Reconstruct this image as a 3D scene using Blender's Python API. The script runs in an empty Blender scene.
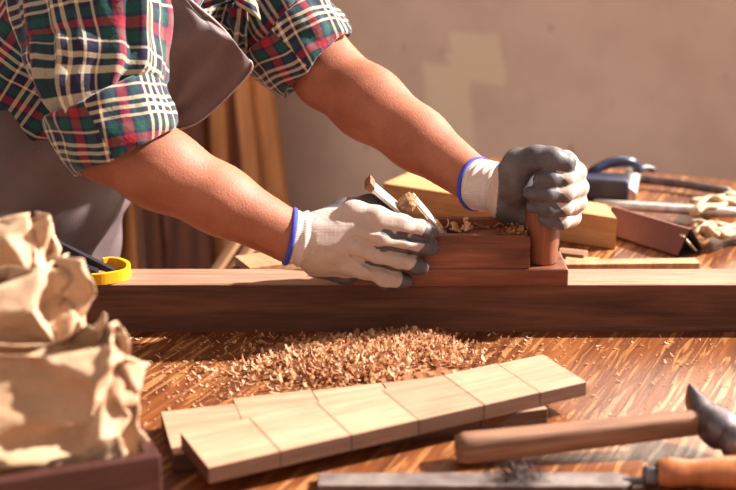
import bpy, bmesh, math, random
import numpy as np
from mathutils import Vector, Matrix, noise

# ------------------------------------------------------------------ camera, world, sun
S = bpy.context.scene
C = S.collection
T = 0.80                                   # height of the table top above the floor
CH = 0.52                                  # camera above the table top
FPX = 70 / 36 * 736
PITCH = math.radians(16.5)
cam = bpy.data.cameras.new('camera'); cam.lens = 70; cam.sensor_width = 36
co = bpy.data.objects.new('camera', cam); C.objects.link(co)
co.location = (0, 0, T + CH); co.rotation_euler = (math.pi / 2 - PITCH, 0, 0)
cam.dof.use_dof = True; cam.dof.focus_distance = 1.52; cam.dof.aperture_fstop = 4.5
cam.clip_end = 50
S.camera = co

wld = bpy.data.worlds.new('world'); S.world = wld; wld.use_nodes = True
wn = wld.node_tree.nodes; wl = wld.node_tree.links
bg = wn['Background']; bg.inputs['Strength'].default_value = 0.95
tc = wn.new('ShaderNodeTexCoord'); sx = wn.new('ShaderNodeVectorMath'); sx.operation = 'DOT_PRODUCT'; wr = wn.new('ShaderNodeValToRGB')
sx.inputs[1].default_value = (0.50, 0.85, 0.15)
wr.color_ramp.elements[0].position = 0.0; wr.color_ramp.elements[0].color = (1.05, 0.85, 0.74, 1)
wr.color_ramp.elements[1].position = 0.92; wr.color_ramp.elements[1].color = (7.5, 6.2, 4.9, 1)
for p_, c_ in ((0.45, (0.48, 0.375, 0.32, 1)), (0.76, (0.70, 0.57, 0.50, 1))):
    e_ = wr.color_ramp.elements.new(p_); e_.color = c_
mr = wn.new('ShaderNodeMapRange'); mr.inputs[1].default_value = -1; mr.inputs[2].default_value = 1
wl.new(tc.outputs['Generated'], sx.inputs[0]); wl.new(sx.outputs['Value'], mr.inputs[0])
wl.new(mr.outputs[0], wr.inputs[0]); wl.new(wr.outputs[0], bg.inputs['Color'])

SUN = Vector((0.80, 0.20, 0.60)).normalized()
sd = bpy.data.lights.new('sun', 'SUN'); sd.energy = 16.0; sd.color = (1.0, 0.95, 0.89); sd.angle = math.radians(1.6)
so = bpy.data.objects.new('sun', sd); C.objects.link(so)
so.rotation_euler = SUN.to_track_quat('Z', 'Y').to_euler(); so.location = (2, 2, 3)

S.view_settings.view_transform = 'Standard'; S.view_settings.look = 'None'
S.view_settings.gamma = 1; S.view_settings.exposure = 0.0; S.view_settings.use_curve_mapping = False

# ------------------------------------------------------------------ helpers
R = random.Random(7)
def W(px, py, y):
    """point at depth y seen at photo position (px, py)"""
    v = py - 245
    dy = FPX * math.cos(PITCH) - v * math.sin(PITCH); dz = FPX * math.sin(PITCH) + v * math.cos(PITCH)
    return Vector(((px - 368) * y / dy, y, T + CH - dz * y / dy))
def G(px, py, z=0.0):
    """point at height z over the table top seen at photo position (px, py)"""
    v = py - 245
    dy = FPX * math.cos(PITCH) - v * math.sin(PITCH); dz = FPX * math.sin(PITCH) + v * math.cos(PITCH)
    h = CH - z
    return Vector(((px - 368) * h / dz, dy * h / dz, T + z))

def obj(name, data, mat=None, parent=None, loc=None, rot=None):
    o = bpy.data.objects.new(name, data); C.objects.link(o)
    if mat:
        for m in (mat if isinstance(mat, (list, tuple)) else [mat]): data.materials.append(m)
    if loc is not None: o.location = loc
    if rot is not None: o.rotation_euler = rot
    if parent: o.parent = parent
    return o
def tag(o, label=None, cat=None, group=None, kind=None):
    if label: o['label'] = label
    if cat: o['category'] = cat
    if group: o['group'] = group
    if kind: o['kind'] = kind
    return o
def empty(name, loc=(0, 0, 0), rot=(0, 0, 0)):
    o = bpy.data.objects.new(name, None); C.objects.link(o); o.location = loc; o.rotation_euler = rot
    o.empty_display_size = 0.02
    return o
def mesh(verts, faces, smooth=False, name='mesh'):
    m = bpy.data.meshes.new(name); m.from_pydata([tuple(v) for v in verts], [], [tuple(f) for f in faces]); m.update()
    if smooth: m.polygons.foreach_set('use_smooth', [True] * len(m.polygons))
    return m
def bm_mesh(bm, smooth=False):
    bmesh.ops.recalc_face_normals(bm, faces=bm.faces)
    m = bpy.data.meshes.new('mesh'); bm.to_mesh(m); bm.free()
    if smooth: m.polygons.foreach_set('use_smooth', [True] * len(m.polygons))
    return m
def box_into(bm, c, s, M=None):
    r = bmesh.ops.create_cube(bm, size=1)
    for v in r['verts']:
        v.co = Vector((v.co.x * s[0] + c[0], v.co.y * s[1] + c[1], v.co.z * s[2] + c[2]))
        if M: v.co = M @ v.co
    return r['verts']
def bevel(bm, w, seg=2):
    bmesh.ops.bevel(bm, geom=list(bm.edges), offset=w, segments=seg, affect='EDGES', profile=0.6, clamp_overlap=True)
def box(s, c=(0, 0, 0), bev=0.0, seg=2):
    bm = bmesh.new(); box_into(bm, c, s)
    if bev: bevel(bm, bev, seg)
    return bm_mesh(bm)
def prism(poly, y0, y1, bev=0.0):
    """x-z polygon swept from y0 to y1"""
    bm = bmesh.new()
    a = [bm.verts.new((p[0], y0, p[1])) for p in poly]; b = [bm.verts.new((p[0], y1, p[1])) for p in poly]
    n = len(poly); bm.faces.new(a); bm.faces.new(b[::-1])
    for i in range(n): bm.faces.new((a[i], b[i], b[(i + 1) % n], a[(i + 1) % n]))
    if bev: bevel(bm, bev)
    return bm_mesh(bm)
def vprism(poly, z0, z1, bev=0.0):
    bm = bmesh.new()
    a = [bm.verts.new((p[0], p[1], z0)) for p in poly]; b = [bm.verts.new((p[0], p[1], z1)) for p in poly]
    n = len(poly); bm.faces.new(a); bm.faces.new(b[::-1])
    for i in range(n): bm.faces.new((a[i], b[i], b[(i + 1) % n], a[(i + 1) % n]))
    if bev: bevel(bm, bev)
    return bm_mesh(bm)
def catmull(pts, n):
    P = [np.array(p, float) for p in pts]; P = [2 * P[0] - P[1]] + P + [2 * P[-1] - P[-2]]
    m = len(P) - 3; out = []
    for i in range(n):
        t = i / (n - 1) * m; k = min(int(t), m - 1); t -= k
        a, b, c, d = P[k:k + 4]
        out.append(0.5 * ((2 * b) + (c - a) * t + (2 * a - 5 * b + 4 * c - d) * t * t + (3 * b - a - 3 * c + d) * t ** 3))
    return np.array(out)
def grid(P, UV=None, closed_u=False, smooth=True):
    """P[n][m][3]; second index may close"""
    n, m = P.shape[:2]; f = []
    mm = m if closed_u else m - 1
    for i in range(n - 1):
        for j in range(mm):
            j2 = (j + 1) % m
            f.append((i * m + j, i * m + j2, (i + 1) * m + j2, (i + 1) * m + j))
    me = mesh(P.reshape(-1, 3), f, smooth)
    if UV is not None:
        uvl = me.uv_layers.new(name='UVMap'); k = 0
        for i in range(n - 1):
            for j in range(mm):
                for (a, b) in ((i, j), (i, j + 1), (i + 1, j + 1), (i + 1, j)):
                    uvl.data[k].uv = UV(a, b); k += 1
    return me
def tube(pts, rad, n=12, m=24, disp=None, side=None, uscale=1.0, ell=None, caps=False):
    """round tube through pts; disp(t, ang) metres outwards; returns mesh with metric UV"""
    ctr = catmull(pts, n); rr = catmull([(r, 0, 0) for r in rad], n)[:, 0]
    tan = np.gradient(ctr, axis=0); tan /= np.linalg.norm(tan, axis=1)[:, None]
    s = np.array(side if side is not None else (0, -1, 0), float)
    P = np.zeros((n, m, 3)); L = np.concatenate([[0], np.cumsum(np.hypot(np.linalg.norm(np.diff(ctr, axis=0), axis=1), np.diff(rr)))])
    for i in range(n):
        a = s - tan[i] * s.dot(tan[i]); a /= np.linalg.norm(a); b = np.cross(tan[i], a)
        for j in range(m):
            th = 2 * math.pi * j / m
            r = rr[i] + (disp(i / (n - 1), th) if disp else 0)
            e = ell if ell else (1, 1)
            P[i, j] = ctr[i] + a * math.cos(th) * r * e[0] + b * math.sin(th) * r * e[1]
    rm = float(np.mean(rr))
    me = grid(P, lambda i, j: (2 * math.pi * rm * j / m * uscale, L[i] * uscale), closed_u=True)
    if caps:
        bm = bmesh.new(); bm.from_mesh(me)
        bmesh.ops.holes_fill(bm, edges=[e for e in bm.edges if e.is_boundary]); 
        bm.to_mesh(me); bm.free()
        me.polygons.foreach_set('use_smooth', [len(p.vertices) <= 4 for p in me.polygons])
    return me
def lathe(prof, m=24):
    """profile [(r, z)] round Z"""
    P = np.array([[(r * math.cos(2 * math.pi * j / m), r * math.sin(2 * math.pi * j / m), z) for j in range(m)] for r, z in prof])
    return grid(P, closed_u=True)

# ---- implicit surfaces (for organic shapes), meshed by surface nets
def capsule(P, a, b, ra, rb):
    a = np.array(a, np.float32); b = np.array(b, np.float32); ab = b - a
    t = np.clip(((P - a) @ ab) / (ab @ ab + 1e-12), 0, 1)
    return np.linalg.norm(P - a - t[..., None] * ab, axis=-1) - (ra + (rb - ra) * t)
def ellipsoid(P, c, r, M=None):
    q = P - np.array(c, np.float32)
    if M is not None: q = q @ np.array(M, np.float32)      # columns are axes
    r = np.array(r, np.float32)
    k0 = np.linalg.norm(q / r, axis=-1); k1 = np.linalg.norm(q / (r * r), axis=-1)
    return k0 * (k0 - 1) / np.maximum(k1, 1e-6)
def smin(a, b, k):
    h = np.clip(0.5 + 0.5 * (b - a) / k, 0, 1)
    return b + (a - b) * h - k * h * (1 - h)
def nets(func, lo, hi, h):
    lo = np.array(lo, np.float32); n = np.ceil((np.array(hi) - lo) / h).astype(int) + 1
    F = np.empty(n, np.float32)
    ys, zs = np.meshgrid(lo[1] + h * np.arange(n[1]), lo[2] + h * np.arange(n[2]), indexing='ij')
    step = 16
    for i in range(0, n[0], step):
        xs = lo[0] + h * np.arange(i, min(i + step, n[0]))
        P = np.empty((len(xs), n[1], n[2], 3), np.float32)
        P[..., 0] = xs[:, None, None]; P[..., 1] = ys[None]; P[..., 2] = zs[None]
        F[i:i + len(xs)] = func(P)
    s = F < 0
    c = np.zeros(n - 1, np.uint8)
    for a in (0, 1):
        for b in (0, 1):
            for d in (0, 1):
                c += s[a:n[0] - 1 + a, b:n[1] - 1 + b, d:n[2] - 1 + d]
    idx = np.argwhere((c > 0) & (c < 8)); vid = -np.ones(n - 1, np.int64); vid[tuple(idx.T)] = np.arange(len(idx))
    acc = np.zeros((len(idx), 3)); cnt = np.zeros(len(idx))
    cor = [(a, b, d) for a in (0, 1) for b in (0, 1) for d in (0, 1)]
    for p in cor:
        for ax in range(3):
            if p[ax]: continue
            q = list(p); q[ax] = 1
            f0 = F[tuple((idx + p).T)]; f1 = F[tuple((idx + q).T)]
            m = (f0 < 0) != (f1 < 0); t = np.where(m, f0 / np.where(m, f0 - f1, 1), 0)
            e = np.array(p, float)[None].repeat(len(idx), 0); e[:, ax] = t
            acc[m] += e[m]; cnt[m] += 1
    V = lo + h * (idx + acc / cnt[:, None])
    faces = []
    for ax in range(3):
        u, v = [(1, 2), (2, 0), (0, 1)][ax]
        sl0 = [slice(1, None)] * 3; sl0[ax] = slice(0, -1); sl1 = list(sl0); sl1[ax] = slice(1, None)
        a = s[tuple(sl0)]; b = s[tuple(sl1)]
        e = np.argwhere(a != b)
        off = np.array([1, 1, 1]); off[ax] = 0; e = e + off
        ok = np.all(e < (n - 1), axis=1); e = e[ok]
        inside = s[tuple(e.T)]
        du = np.zeros(3, int); du[u] = 1; dv = np.zeros(3, int); dv[v] = 1
        q = np.stack([vid[tuple((e - du - dv).T)], vid[tuple((e - dv).T)], vid[tuple(e.T)], vid[tuple((e - du).T)]], 1)
        q[~inside] = q[~inside][:, ::-1]
        faces.append(q[(q >= 0).all(1)])
    Fc = np.concatenate(faces)
    me = bpy.data.meshes.new('organic')
    me.vertices.add(len(V)); me.vertices.foreach_set('co', V.astype(np.float32).ravel())
    me.loops.add(Fc.size); me.loops.foreach_set('vertex_index', Fc.astype(np.int32).ravel())
    me.polygons.add(len(Fc)); me.polygons.foreach_set('loop_start', np.arange(0, Fc.size, 4, dtype=np.int32))
    me.polygons.foreach_set('use_smooth', [True] * len(Fc))
    me.update(calc_edges=True); me.validate()
    return me, V
def sines(P, k, seed=0, n=5):
    r = np.random.RandomState(seed); out = 0
    for i in range(n):
        d = r.normal(size=3); d /= np.linalg.norm(d); d = d * k * (0.6 + 0.8 * r.rand())
        out = out + np.sin(P @ d.astype(np.float32) + r.rand() * 6.28)
    return out / n

# ------------------------------------------------------------------ materials
def srgb(r, g, b):
    f = lambda c: (c / 255) / 12.92 if c / 255 <= 0.04045 else ((c / 255 + 0.055) / 1.055) ** 2.4
    return (f(r), f(g), f(b), 1)
class NT:
    def __init__(s, name, rough=0.6, metal=0.0, spec=0.5):
        s.m = bpy.data.materials.new(name); s.m.use_nodes = True; s.t = s.m.node_tree
        s.b = s.t.nodes['Principled BSDF']; s.b.inputs['Roughness'].default_value = rough
        s.b.inputs['Metallic'].default_value = metal; s.b.inputs['Specular IOR Level'].default_value = spec
    def n(s, kind, **kw):
        nd = s.t.nodes.new('ShaderNode' + kind)
        for k, v in kw.items():
            if hasattr(nd, k) and k not in nd.inputs: setattr(nd, k, v)
            else: nd.inputs[k].default_value = v
        return nd
    def l(s, a, b): s.t.links.new(a, b)
    def coord(s, which='Object', scale=(1, 1, 1), rot=(0, 0, 0), loc=(0, 0, 0)):
        c = s.n('TexCoord'); m = s.n('Mapping'); m.inputs['Scale'].default_value = scale
        m.inputs['Rotation'].default_value = rot; m.inputs['Location'].default_value = loc
        s.l(c.outputs[which], m.inputs[0]); return m.outputs[0]
    def noise(s, vec, scale, detail=4, dist=0.0, rough=0.55):
        nd = s.n('TexNoise'); nd.inputs['Scale'].default_value = scale; nd.inputs['Detail'].default_value = detail
        nd.inputs['Distortion'].default_value = dist; nd.inputs['Roughness'].default_value = rough
        s.l(vec, nd.inputs['Vector']); return nd.outputs['Fac']
    def ramp(s, fac, stops, interp='LINEAR'):
        r = s.n('ValToRGB'); cr = r.color_ramp; cr.interpolation = interp
        while len(cr.elements) < len(stops): cr.elements.new(0.5)
        for e, (p, c) in zip(cr.elements, stops):
            e.position = p; e.color = c if len(c) == 4 else (*c, 1)
        s.l(fac, r.inputs[0]); return r.outputs[0]
    def mix(s, a, b, fac=0.5, mode='MIX'):
        m = s.n('Mix'); m.data_type = 'RGBA'; m.blend_type = mode
        for sock, val in ((m.inputs[0], fac), (m.inputs[6], a), (m.inputs[7], b)):
            if hasattr(val, 'links') or isinstance(val, bpy.types.NodeSocket): s.l(val, sock)
            else: sock.default_value = val
        return m.outputs[2]
    def math(s, op, a, b=0.0, clamp=False):
        m = s.n('Math'); m.operation = op; m.use_clamp = clamp
        for sock, val in ((m.inputs[0], a), (m.inputs[1], b)):
            if isinstance(val, bpy.types.NodeSocket): s.l(val, sock)
            else: sock.default_value = val
        return m.outputs[0]
    def color(s, c):
        if isinstance(c, bpy.types.NodeSocket): s.l(c, s.b.inputs['Base Color'])
        else: s.b.inputs['Base Color'].default_value = c
    def bump(s, h, strength=0.3, dist=0.002):
        b = s.n('Bump'); b.inputs['Strength'].default_value = strength; b.inputs['Distance'].default_value = dist
        s.l(h, b.inputs['Height']); s.l(b.outputs[0], s.b.inputs['Normal'])
    def rough(s, sock): s.l(sock, s.b.inputs['Roughness'])

def wood(name, light, dark, axis=0, scale=1.0, rough=0.55, contrast=1.0, bump=0.35, knots=0.0, attr=None, spec=0.4):
    t = NT(name, rough, spec=spec)
    sc = [1, 1, 1]; sc[axis] = 0.08
    v = t.coord(scale=tuple(x * scale for x in sc))
    big = t.noise(v, 38, 5, 0.8); fine = t.noise(v, 190, 6, 0.3)
    c1 = t.ramp(big, [(0.5 - 0.22 / contrast, dark), (0.5 + 0.2 / contrast, light)])
    c2 = t.ramp(fine, [(0.3, (0.62, 0.58, 0.55, 1)), (0.6, (1.06, 1.05, 1.04, 1))])
    c = t.mix(c1, c2, 0.75, 'MULTIPLY')
    blot = t.noise(t.coord(scale=(scale,) * 3), 9, 3)
    c = t.mix(c, t.ramp(blot, [(0.3, (0.8, 0.77, 0.75, 1)), (0.7, (1.1, 1.1, 1.1, 1))]), 0.6, 'MULTIPLY')
    if attr:
        a = t.n('Attribute'); a.attribute_name = attr
        c = t.mix(c, a.outputs['Color'], 1.0, 'MULTIPLY')
    t.color(c); t.bump(fine, bump, 0.0015)
    return t.m
def plain(name, c, rough=0.5, metal=0.0, vary=0.12, scale=60, bump=0.0, spec=0.5):
    t = NT(name, rough, metal, spec); v = t.coord(); f = t.noise(v, scale, 4)
    lo = tuple(x * (1 - vary) for x in c[:3]) + (1,); hi = tuple(min(1, x * (1 + vary)) for x in c[:3]) + (1,)
    t.color(t.ramp(f, [(0.35, lo), (0.65, hi)]))
    if bump: t.bump(t.noise(v, scale * 6, 3), bump, 0.001)
    return t.m

M = {}
M['beam'] = wood('rough_sawn_timber', srgb(122, 78, 58), srgb(62, 35, 26), 0, 1.1, 0.7, 1.0, 0.5)
M['plane'] = wood('old_beech_plane', srgb(144, 86, 62), srgb(84, 43, 30), 0, 1.4, 0.32, 1.2, 0.3)
M['knob'] = wood('knob_wood', srgb(146, 88, 60), srgb(104, 58, 40), 2, 1.3, 0.45, 1.0, 0.2)
M['wedge'] = wood('wedge_wood', srgb(205, 165, 120), srgb(120, 78, 48), 0, 2.0, 0.8, 1.4, 0.8)
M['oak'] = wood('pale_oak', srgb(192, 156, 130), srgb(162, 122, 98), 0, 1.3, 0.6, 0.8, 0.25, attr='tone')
M['pine'] = wood('pine_board', srgb(206, 166, 118), srgb(184, 136, 86), 0, 1.0, 0.6, 1.1, 0.2)
M['handle'] = wood('hammer_handle_wood', srgb(162, 120, 94), srgb(104, 70, 52), 0, 1.3, 0.6, 1.2, 0.4)
M['filehandle'] = wood('varnished_handle', srgb(190, 122, 78), srgb(148, 84, 50), 0, 1.0, 0.3, 0.8, 0.1)
M['dark_box'] = wood('dark_stained_wood', srgb(84, 50, 44), srgb(40, 22, 20), 0, 1.0, 0.35, 1.0, 0.3)
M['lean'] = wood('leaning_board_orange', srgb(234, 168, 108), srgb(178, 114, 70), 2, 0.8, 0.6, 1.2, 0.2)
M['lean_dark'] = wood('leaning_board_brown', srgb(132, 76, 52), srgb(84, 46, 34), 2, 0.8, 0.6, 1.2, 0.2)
M['lean_pale'] = wood('leaning_board_pale', srgb(200, 158, 118), srgb(160, 112, 78), 2, 0.8, 0.6, 1.0, 0.2)
M['steel'] = plain('worn_steel', srgb(196, 188, 184), 0.45, 0.7, 0.25, 90, 0.3)
M['dark_steel'] = plain('dark_forged_steel', srgb(104, 98, 104), 0.36, 0.75, 0.3, 70, 0.35)
M['rust'] = plain('rusty_steel', srgb(130, 88, 66), 0.7, 0.4, 0.3, 200, 0.5)
M['black'] = plain('black_plastic', srgb(34, 32, 38), 0.4, 0, 0.15)
M['navy'] = plain('navy_plastic', srgb(40, 42, 66), 0.32, 0, 0.15)
M['yellow'] = plain('yellow_plastic', srgb(238, 172, 26), 0.4, 0, 0.08)
M['blue'] = plain('blue_elastic', srgb(58, 66, 168), 0.8, 0, 0.15, 300, 0.3)
M['twine'] = plain('pale_twine', srgb(190, 166, 132), 0.9, 0, 0.2, 300, 0.4)
M['tuft'] = plain('dark_filings', srgb(70, 52, 54), 0.6, 0.3, 0.3, 300)
M['hair'] = plain('brown_hair', srgb(60, 38, 26), 0.6, 0, 0.3, 200, 0.5)
M['trousers'] = plain('dark_trousers', srgb(58, 54, 62), 0.9, 0, 0.15, 50, 0.3)
M['shoe'] = plain('brown_leather', srgb(70, 46, 34), 0.5, 0, 0.15)
M['eye'] = plain('eye_white', srgb(225, 220, 212), 0.2, 0, 0.03)
M['iris'] = plain('eye_iris', srgb(60, 40, 26), 0.2, 0, 0.1)
M['sandback'] = plain('black_inner_face', srgb(28, 24, 24), 0.9)
M['cream'] = plain('cream_paper_edge', srgb(238, 222, 196), 0.8, 0, 0.05)

# skin
t = NT('skin', 0.55, spec=0.3); v = t.coord()
a = t.noise(v, 22, 4); b = t.noise(v, 420, 3)
t.color(t.mix(t.ramp(a, [(0.3, srgb(144, 86, 64)), (0.7, srgb(170, 108, 84))]), t.ramp(b, [(0.35, (0.9, 0.87, 0.86, 1)), (0.65, (1.04, 1.03, 1.03, 1))]), 0.7, 'MULTIPLY'))
t.bump(t.noise(v, 520, 4), 0.35, 0.0012)
t.b.inputs['Subsurface Weight'].default_value = 0.12; t.b.inputs['Subsurface Radius'].default_value = (0.01, 0.004, 0.002); t.b.inputs['Subsurface Scale'].default_value = 0.5
M['skin'] = t.m

# glove: white knit with a grey rubber coating on palm and fingertips (vertex attribute 'coat')
t = NT('glove_knit', 0.85, spec=0.3); v = t.coord()
a = t.n('Attribute'); a.attribute_name = 'coat'
edge = t.math('ADD', a.outputs['Fac'], t.math('MULTIPLY', t.math('SUBTRACT', t.noise(v, 110, 3), 0.5), 0.5))
fac = t.ramp(edge, [(0.44, (0, 0, 0, 1)), (0.56, (1, 1, 1, 1))])
wv = t.n('TexWave'); wv.inputs['Scale'].default_value = 240; wv.inputs['Distortion'].default_value = 0.6; wv.bands_direction = 'Z'; t.l(v, wv.inputs[0])
wv2 = t.n('TexWave'); wv2.inputs['Scale'].default_value = 240; wv2.inputs['Distortion'].default_value = 0.6; wv2.bands_direction = 'X'; t.l(v, wv2.inputs[0])
kn = t.math('MULTIPLY', wv.outputs['Fac'], wv2.outputs['Fac'])
knit = t.mix(srgb(166, 140, 128), srgb(208, 190, 178), t.math('ADD', t.math('MULTIPLY', kn, 0.5), t.math('MULTIPLY', t.noise(v, 60, 3), 0.6)))
coat = t.ramp(t.noise(v, 50, 4), [(0.3, srgb(72, 66, 68)), (0.7, srgb(98, 92, 95))])
t.color(t.mix(knit, coat, fac))
t.rough(t.ramp(fac, [(0, (0.9,) * 3), (1, (0.5,) * 3)]))
t.bump(t.mix(kn, t.noise(v, 300, 3), fac), 0.35, 0.0012)
M['glove'] = t.m
t = NT('glove_cuff_knit', 0.9, spec=0.25); v = t.coord('UV')
wv = t.n('TexWave'); wv.inputs['Scale'].default_value = 170; wv.bands_direction = 'X'; t.l(v, wv.inputs[0])
t.color(t.mix(srgb(190, 168, 158), srgb(222, 210, 202), wv.outputs['Fac'])); t.bump(wv.outputs['Fac'], 0.5, 0.001)
M['cuff'] = t.m

# plaid
def plaid(name, P=0.086, rot=0.0, bright=1.0):
    t = NT(name, 0.85, spec=0.2); v = t.coord('UV', rot=(0, 0, rot)); s = t.n('SeparateXYZ'); t.l(v, s.inputs[0])
    nav, red, cre, gre, sky = srgb(38, 35, 58), srgb(142, 38, 50), srgb(204, 186, 156), srgb(28, 70, 66), srgb(120, 142, 168)
    seq = [(0, nav), (0.04, cre), (0.09, nav), (0.15, cre), (0.20, nav), (0.27, cre), (0.31, nav), (0.38, gre), (0.50, nav), (0.54, red), (0.66, nav), (0.70, gre), (0.82, nav), (0.87, cre), (0.90, nav)]
    out = []
    for k in (0, 1):
        u = t.math('FRACT', t.math('DIVIDE', t.math('ADD', s.outputs[k], 3.0), P * (1 if k == 0 else 0.93)))
        out.append(t.ramp(u, seq, 'CONSTANT'))
    f = t.math('ADD', t.math('MULTIPLY', t.noise(v, 900, 1), 0.4), 0.3)
    c = t.mix(out[0], out[1], f)
    c = t.mix(c, (1.12, 1.1, 1.08, 1), 0.9, 'MULTIPLY')
    t.color(c); t.bump(t.noise(t.coord(), 45, 4), 0.5, 0.006)
    t.b.inputs['Sheen Weight'].default_value = 0.35; t.b.inputs['Sheen Roughness'].default_value = 0.4
    return t.m
M['plaid'] = plaid('plaid_flannel'); M['plaid_bias'] = plaid('plaid_flannel_turned', 0.080, 0.30)

# apron
t = NT('apron_cloth', 0.6, spec=0.35); v = t.coord()
a = t.noise(v, 9, 5); f = t.noise(v, 420, 2)
c = t.ramp(a, [(0.3, srgb(90, 74, 74)), (0.7, srgb(120, 102, 104))])
sp = t.noise(v, 34, 5, 0.0, 0.75)
c = t.mix(c, srgb(176, 162, 164), t.ramp(sp, [(0.66, (0, 0, 0, 1)), (0.76, (0.5, 0.5, 0.5, 1))]))
t.color(t.mix(c, t.ramp(f, [(0.3, (0.85,) * 3), (0.7, (1.05,) * 3)]), 0.8, 'MULTIPLY')); t.bump(f, 0.3, 0.0008)
M['apron'] = t.m
M['seam'] = plain('apron_hem', srgb(176, 156, 150), 0.8, 0, 0.15, 200)

# kraft paper
t = NT('kraft_paper', 0.75, spec=0.3); v = t.coord()
a = t.noise(v, 14, 4); f = t.noise(v, 260, 3)
c = t.ramp(a, [(0.3, srgb(168, 130, 98)), (0.7, srgb(206, 172, 142))])
t.color(t.mix(c, t.ramp(f, [(0.3, (0.9,) * 3), (0.7, (1.04,) * 3)]), 0.8, 'MULTIPLY')); t.bump(t.noise(v, 60, 6), 0.35, 0.003)
t.b.inputs['Transmission Weight'].default_value = 0.0
M['kraft'] = t.m

# abrasive sheet
M['abrasive'] = plain('abrasive_sheet', srgb(122, 78, 74), 0.8, 0, 0.12, 500, 0.6)

# shavings
t = NT('fresh_shavings', 0.9, spec=0.1)
a = t.n('Attribute'); a.attribute_name = 'tone'
t.color(t.ramp(a.outputs['Fac'], [(0.0, srgb(164, 110, 76)), (0.35, srgb(206, 156, 116)), (0.75, srgb(230, 190, 152)), (1, srgb(242, 216, 188))]))
tr = t.n('BsdfTranslucent'); t.l(t.b.inputs['Base Color'].links[0].from_socket, tr.inputs['Color'])
ms = t.n('MixShader'); ms.inputs[0].default_value = .4; t.l(t.b.outputs[0], ms.inputs[1]); t.l(tr.outputs[0], ms.inputs[2])
t.l(ms.outputs[0], t.t.nodes['Material Output'].inputs['Surface'])
M['shaving'] = t.m

# table top
t = NT('varnished_oak_top', 0.34, spec=0.5)
v = t.coord(scale=(1, 0.07, 1)); vd = t.coord(scale=(1, 0.075, 1))
big = t.noise(v, 20, 5, 1.2); fine = t.noise(v, 210, 6, 0.4)
fl = t.noise(vd, 150, 3, 0.8, 0.5)
c = t.ramp(big, [(0.32, srgb(84, 41, 21)), (0.68, srgb(130, 74, 38))])
fleck = t.ramp(fl, [(0.53, (0, 0, 0, 1)), (0.6, (1, 1, 1, 1))])
msk = t.ramp(t.noise(t.coord(), 5, 3), [(0.3, (0.2,) * 3), (0.6, (0.75,) * 3)])
c = t.mix(c, srgb(182, 130, 84), t.mix((0, 0, 0, 1), fleck, msk))
c = t.mix(c, t.ramp(fine, [(0.32, (0.6, 0.55, 0.5, 1)), (0.55, (1.05,) * 3)]), 0.8, 'MULTIPLY')
t.color(c); t.rough(t.ramp(fl, [(0.4, (0.42,) * 3), (0.62, (0.27,) * 3)]))
t.bump(t.mix(fine, fl, 0.6), 0.5, 0.0012)
M['table'] = t.m

# wall
t = NT('plaster_wall', 0.9, spec=0.15); v = t.coord()
a = t.noise(v, 2.2, 5, 0.4); b = t.noise(v, 11, 4)
c = t.ramp(a, [(0.3, srgb(218, 190, 174)), (0.7, srgb(238, 214, 198))])
c = t.mix(c, t.ramp(b, [(0.25, (0.88, 0.86, 0.85, 1)), (0.55, (1.0,) * 3)]), 0.8, 'MULTIPLY')
spk = t.noise(t.coord(loc=(3.1, 0, 1.7), scale=(1.4, 1, 0.9)), 17, 1)
c = t.mix(c, srgb(176, 144, 126), t.ramp(spk, [(0.70, (0,) * 3), (0.76, (0.55,) * 3)]))
s = t.n('SeparateXYZ'); t.l(v, s.inputs[0])
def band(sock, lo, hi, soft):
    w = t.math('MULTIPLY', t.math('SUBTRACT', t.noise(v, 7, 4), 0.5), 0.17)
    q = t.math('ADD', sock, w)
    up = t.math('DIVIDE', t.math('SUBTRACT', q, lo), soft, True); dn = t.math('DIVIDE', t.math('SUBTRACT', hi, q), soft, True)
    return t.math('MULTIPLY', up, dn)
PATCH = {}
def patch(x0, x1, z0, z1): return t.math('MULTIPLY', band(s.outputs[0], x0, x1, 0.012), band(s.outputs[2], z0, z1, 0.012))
WALL_T = t; WALL_C = c
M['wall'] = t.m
t = NT('worn_floor', 0.7); v = t.coord()
t.color(t.ramp(t.noise(v, 3, 5), [(0.3, srgb(92, 74, 64)), (0.7, srgb(124, 102, 88))])); t.bump(t.noise(v, 80, 3), 0.2, 0.002)
M['floor'] = t.m

# ------------------------------------------------------------------ room
fd = Vector((0.914, -0.407, 0)).normalized(); nd = Vector((0.407, 0.914, 0)).normalized()
wp = Vector((0.5, 2.123, 0)) + nd * 0.50
ang = math.atan2(fd.y, fd.x)
bm = bmesh.new()
WX0, WX1, WZ0, WZ1 = -0.3, 2.9, 1.14, 3.60          # the window opening that lets the sun in, above the picture
for (xa, xb, za, zb_) in ((-3.5, 3.5, 0, WZ0), (-3.5, 3.5, WZ1, 3.8), (-3.5, WX0, WZ0, WZ1), (WX1, 3.5, WZ0, WZ1)):
    box_into(bm, ((xa + xb) / 2, .05, (za + zb_) / 2), (xb - xa, .10, zb_ - za))
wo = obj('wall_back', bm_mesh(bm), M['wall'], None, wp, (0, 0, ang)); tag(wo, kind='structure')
bm = bmesh.new()
for (xa, xb, za, zb_) in ((WX0, WX1, WZ0, WZ0 + .04), (WX0, WX1, WZ1 - .04, WZ1), (WX0, WX0 + .04, WZ0 + .04, WZ1 - .04), (WX1 - .04, WX1, WZ0 + .04, WZ1 - .04)):
    box_into(bm, ((xa + xb) / 2, .05, (za + zb_) / 2), (xb - xa, .05, zb_ - za))
M['frame'] = plain('white_window_frame', srgb(220, 214, 204), .5)
tag(obj('window_1', bm_mesh(bm), M['frame'], None, wp, (0, 0, ang)), kind='structure')
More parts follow.
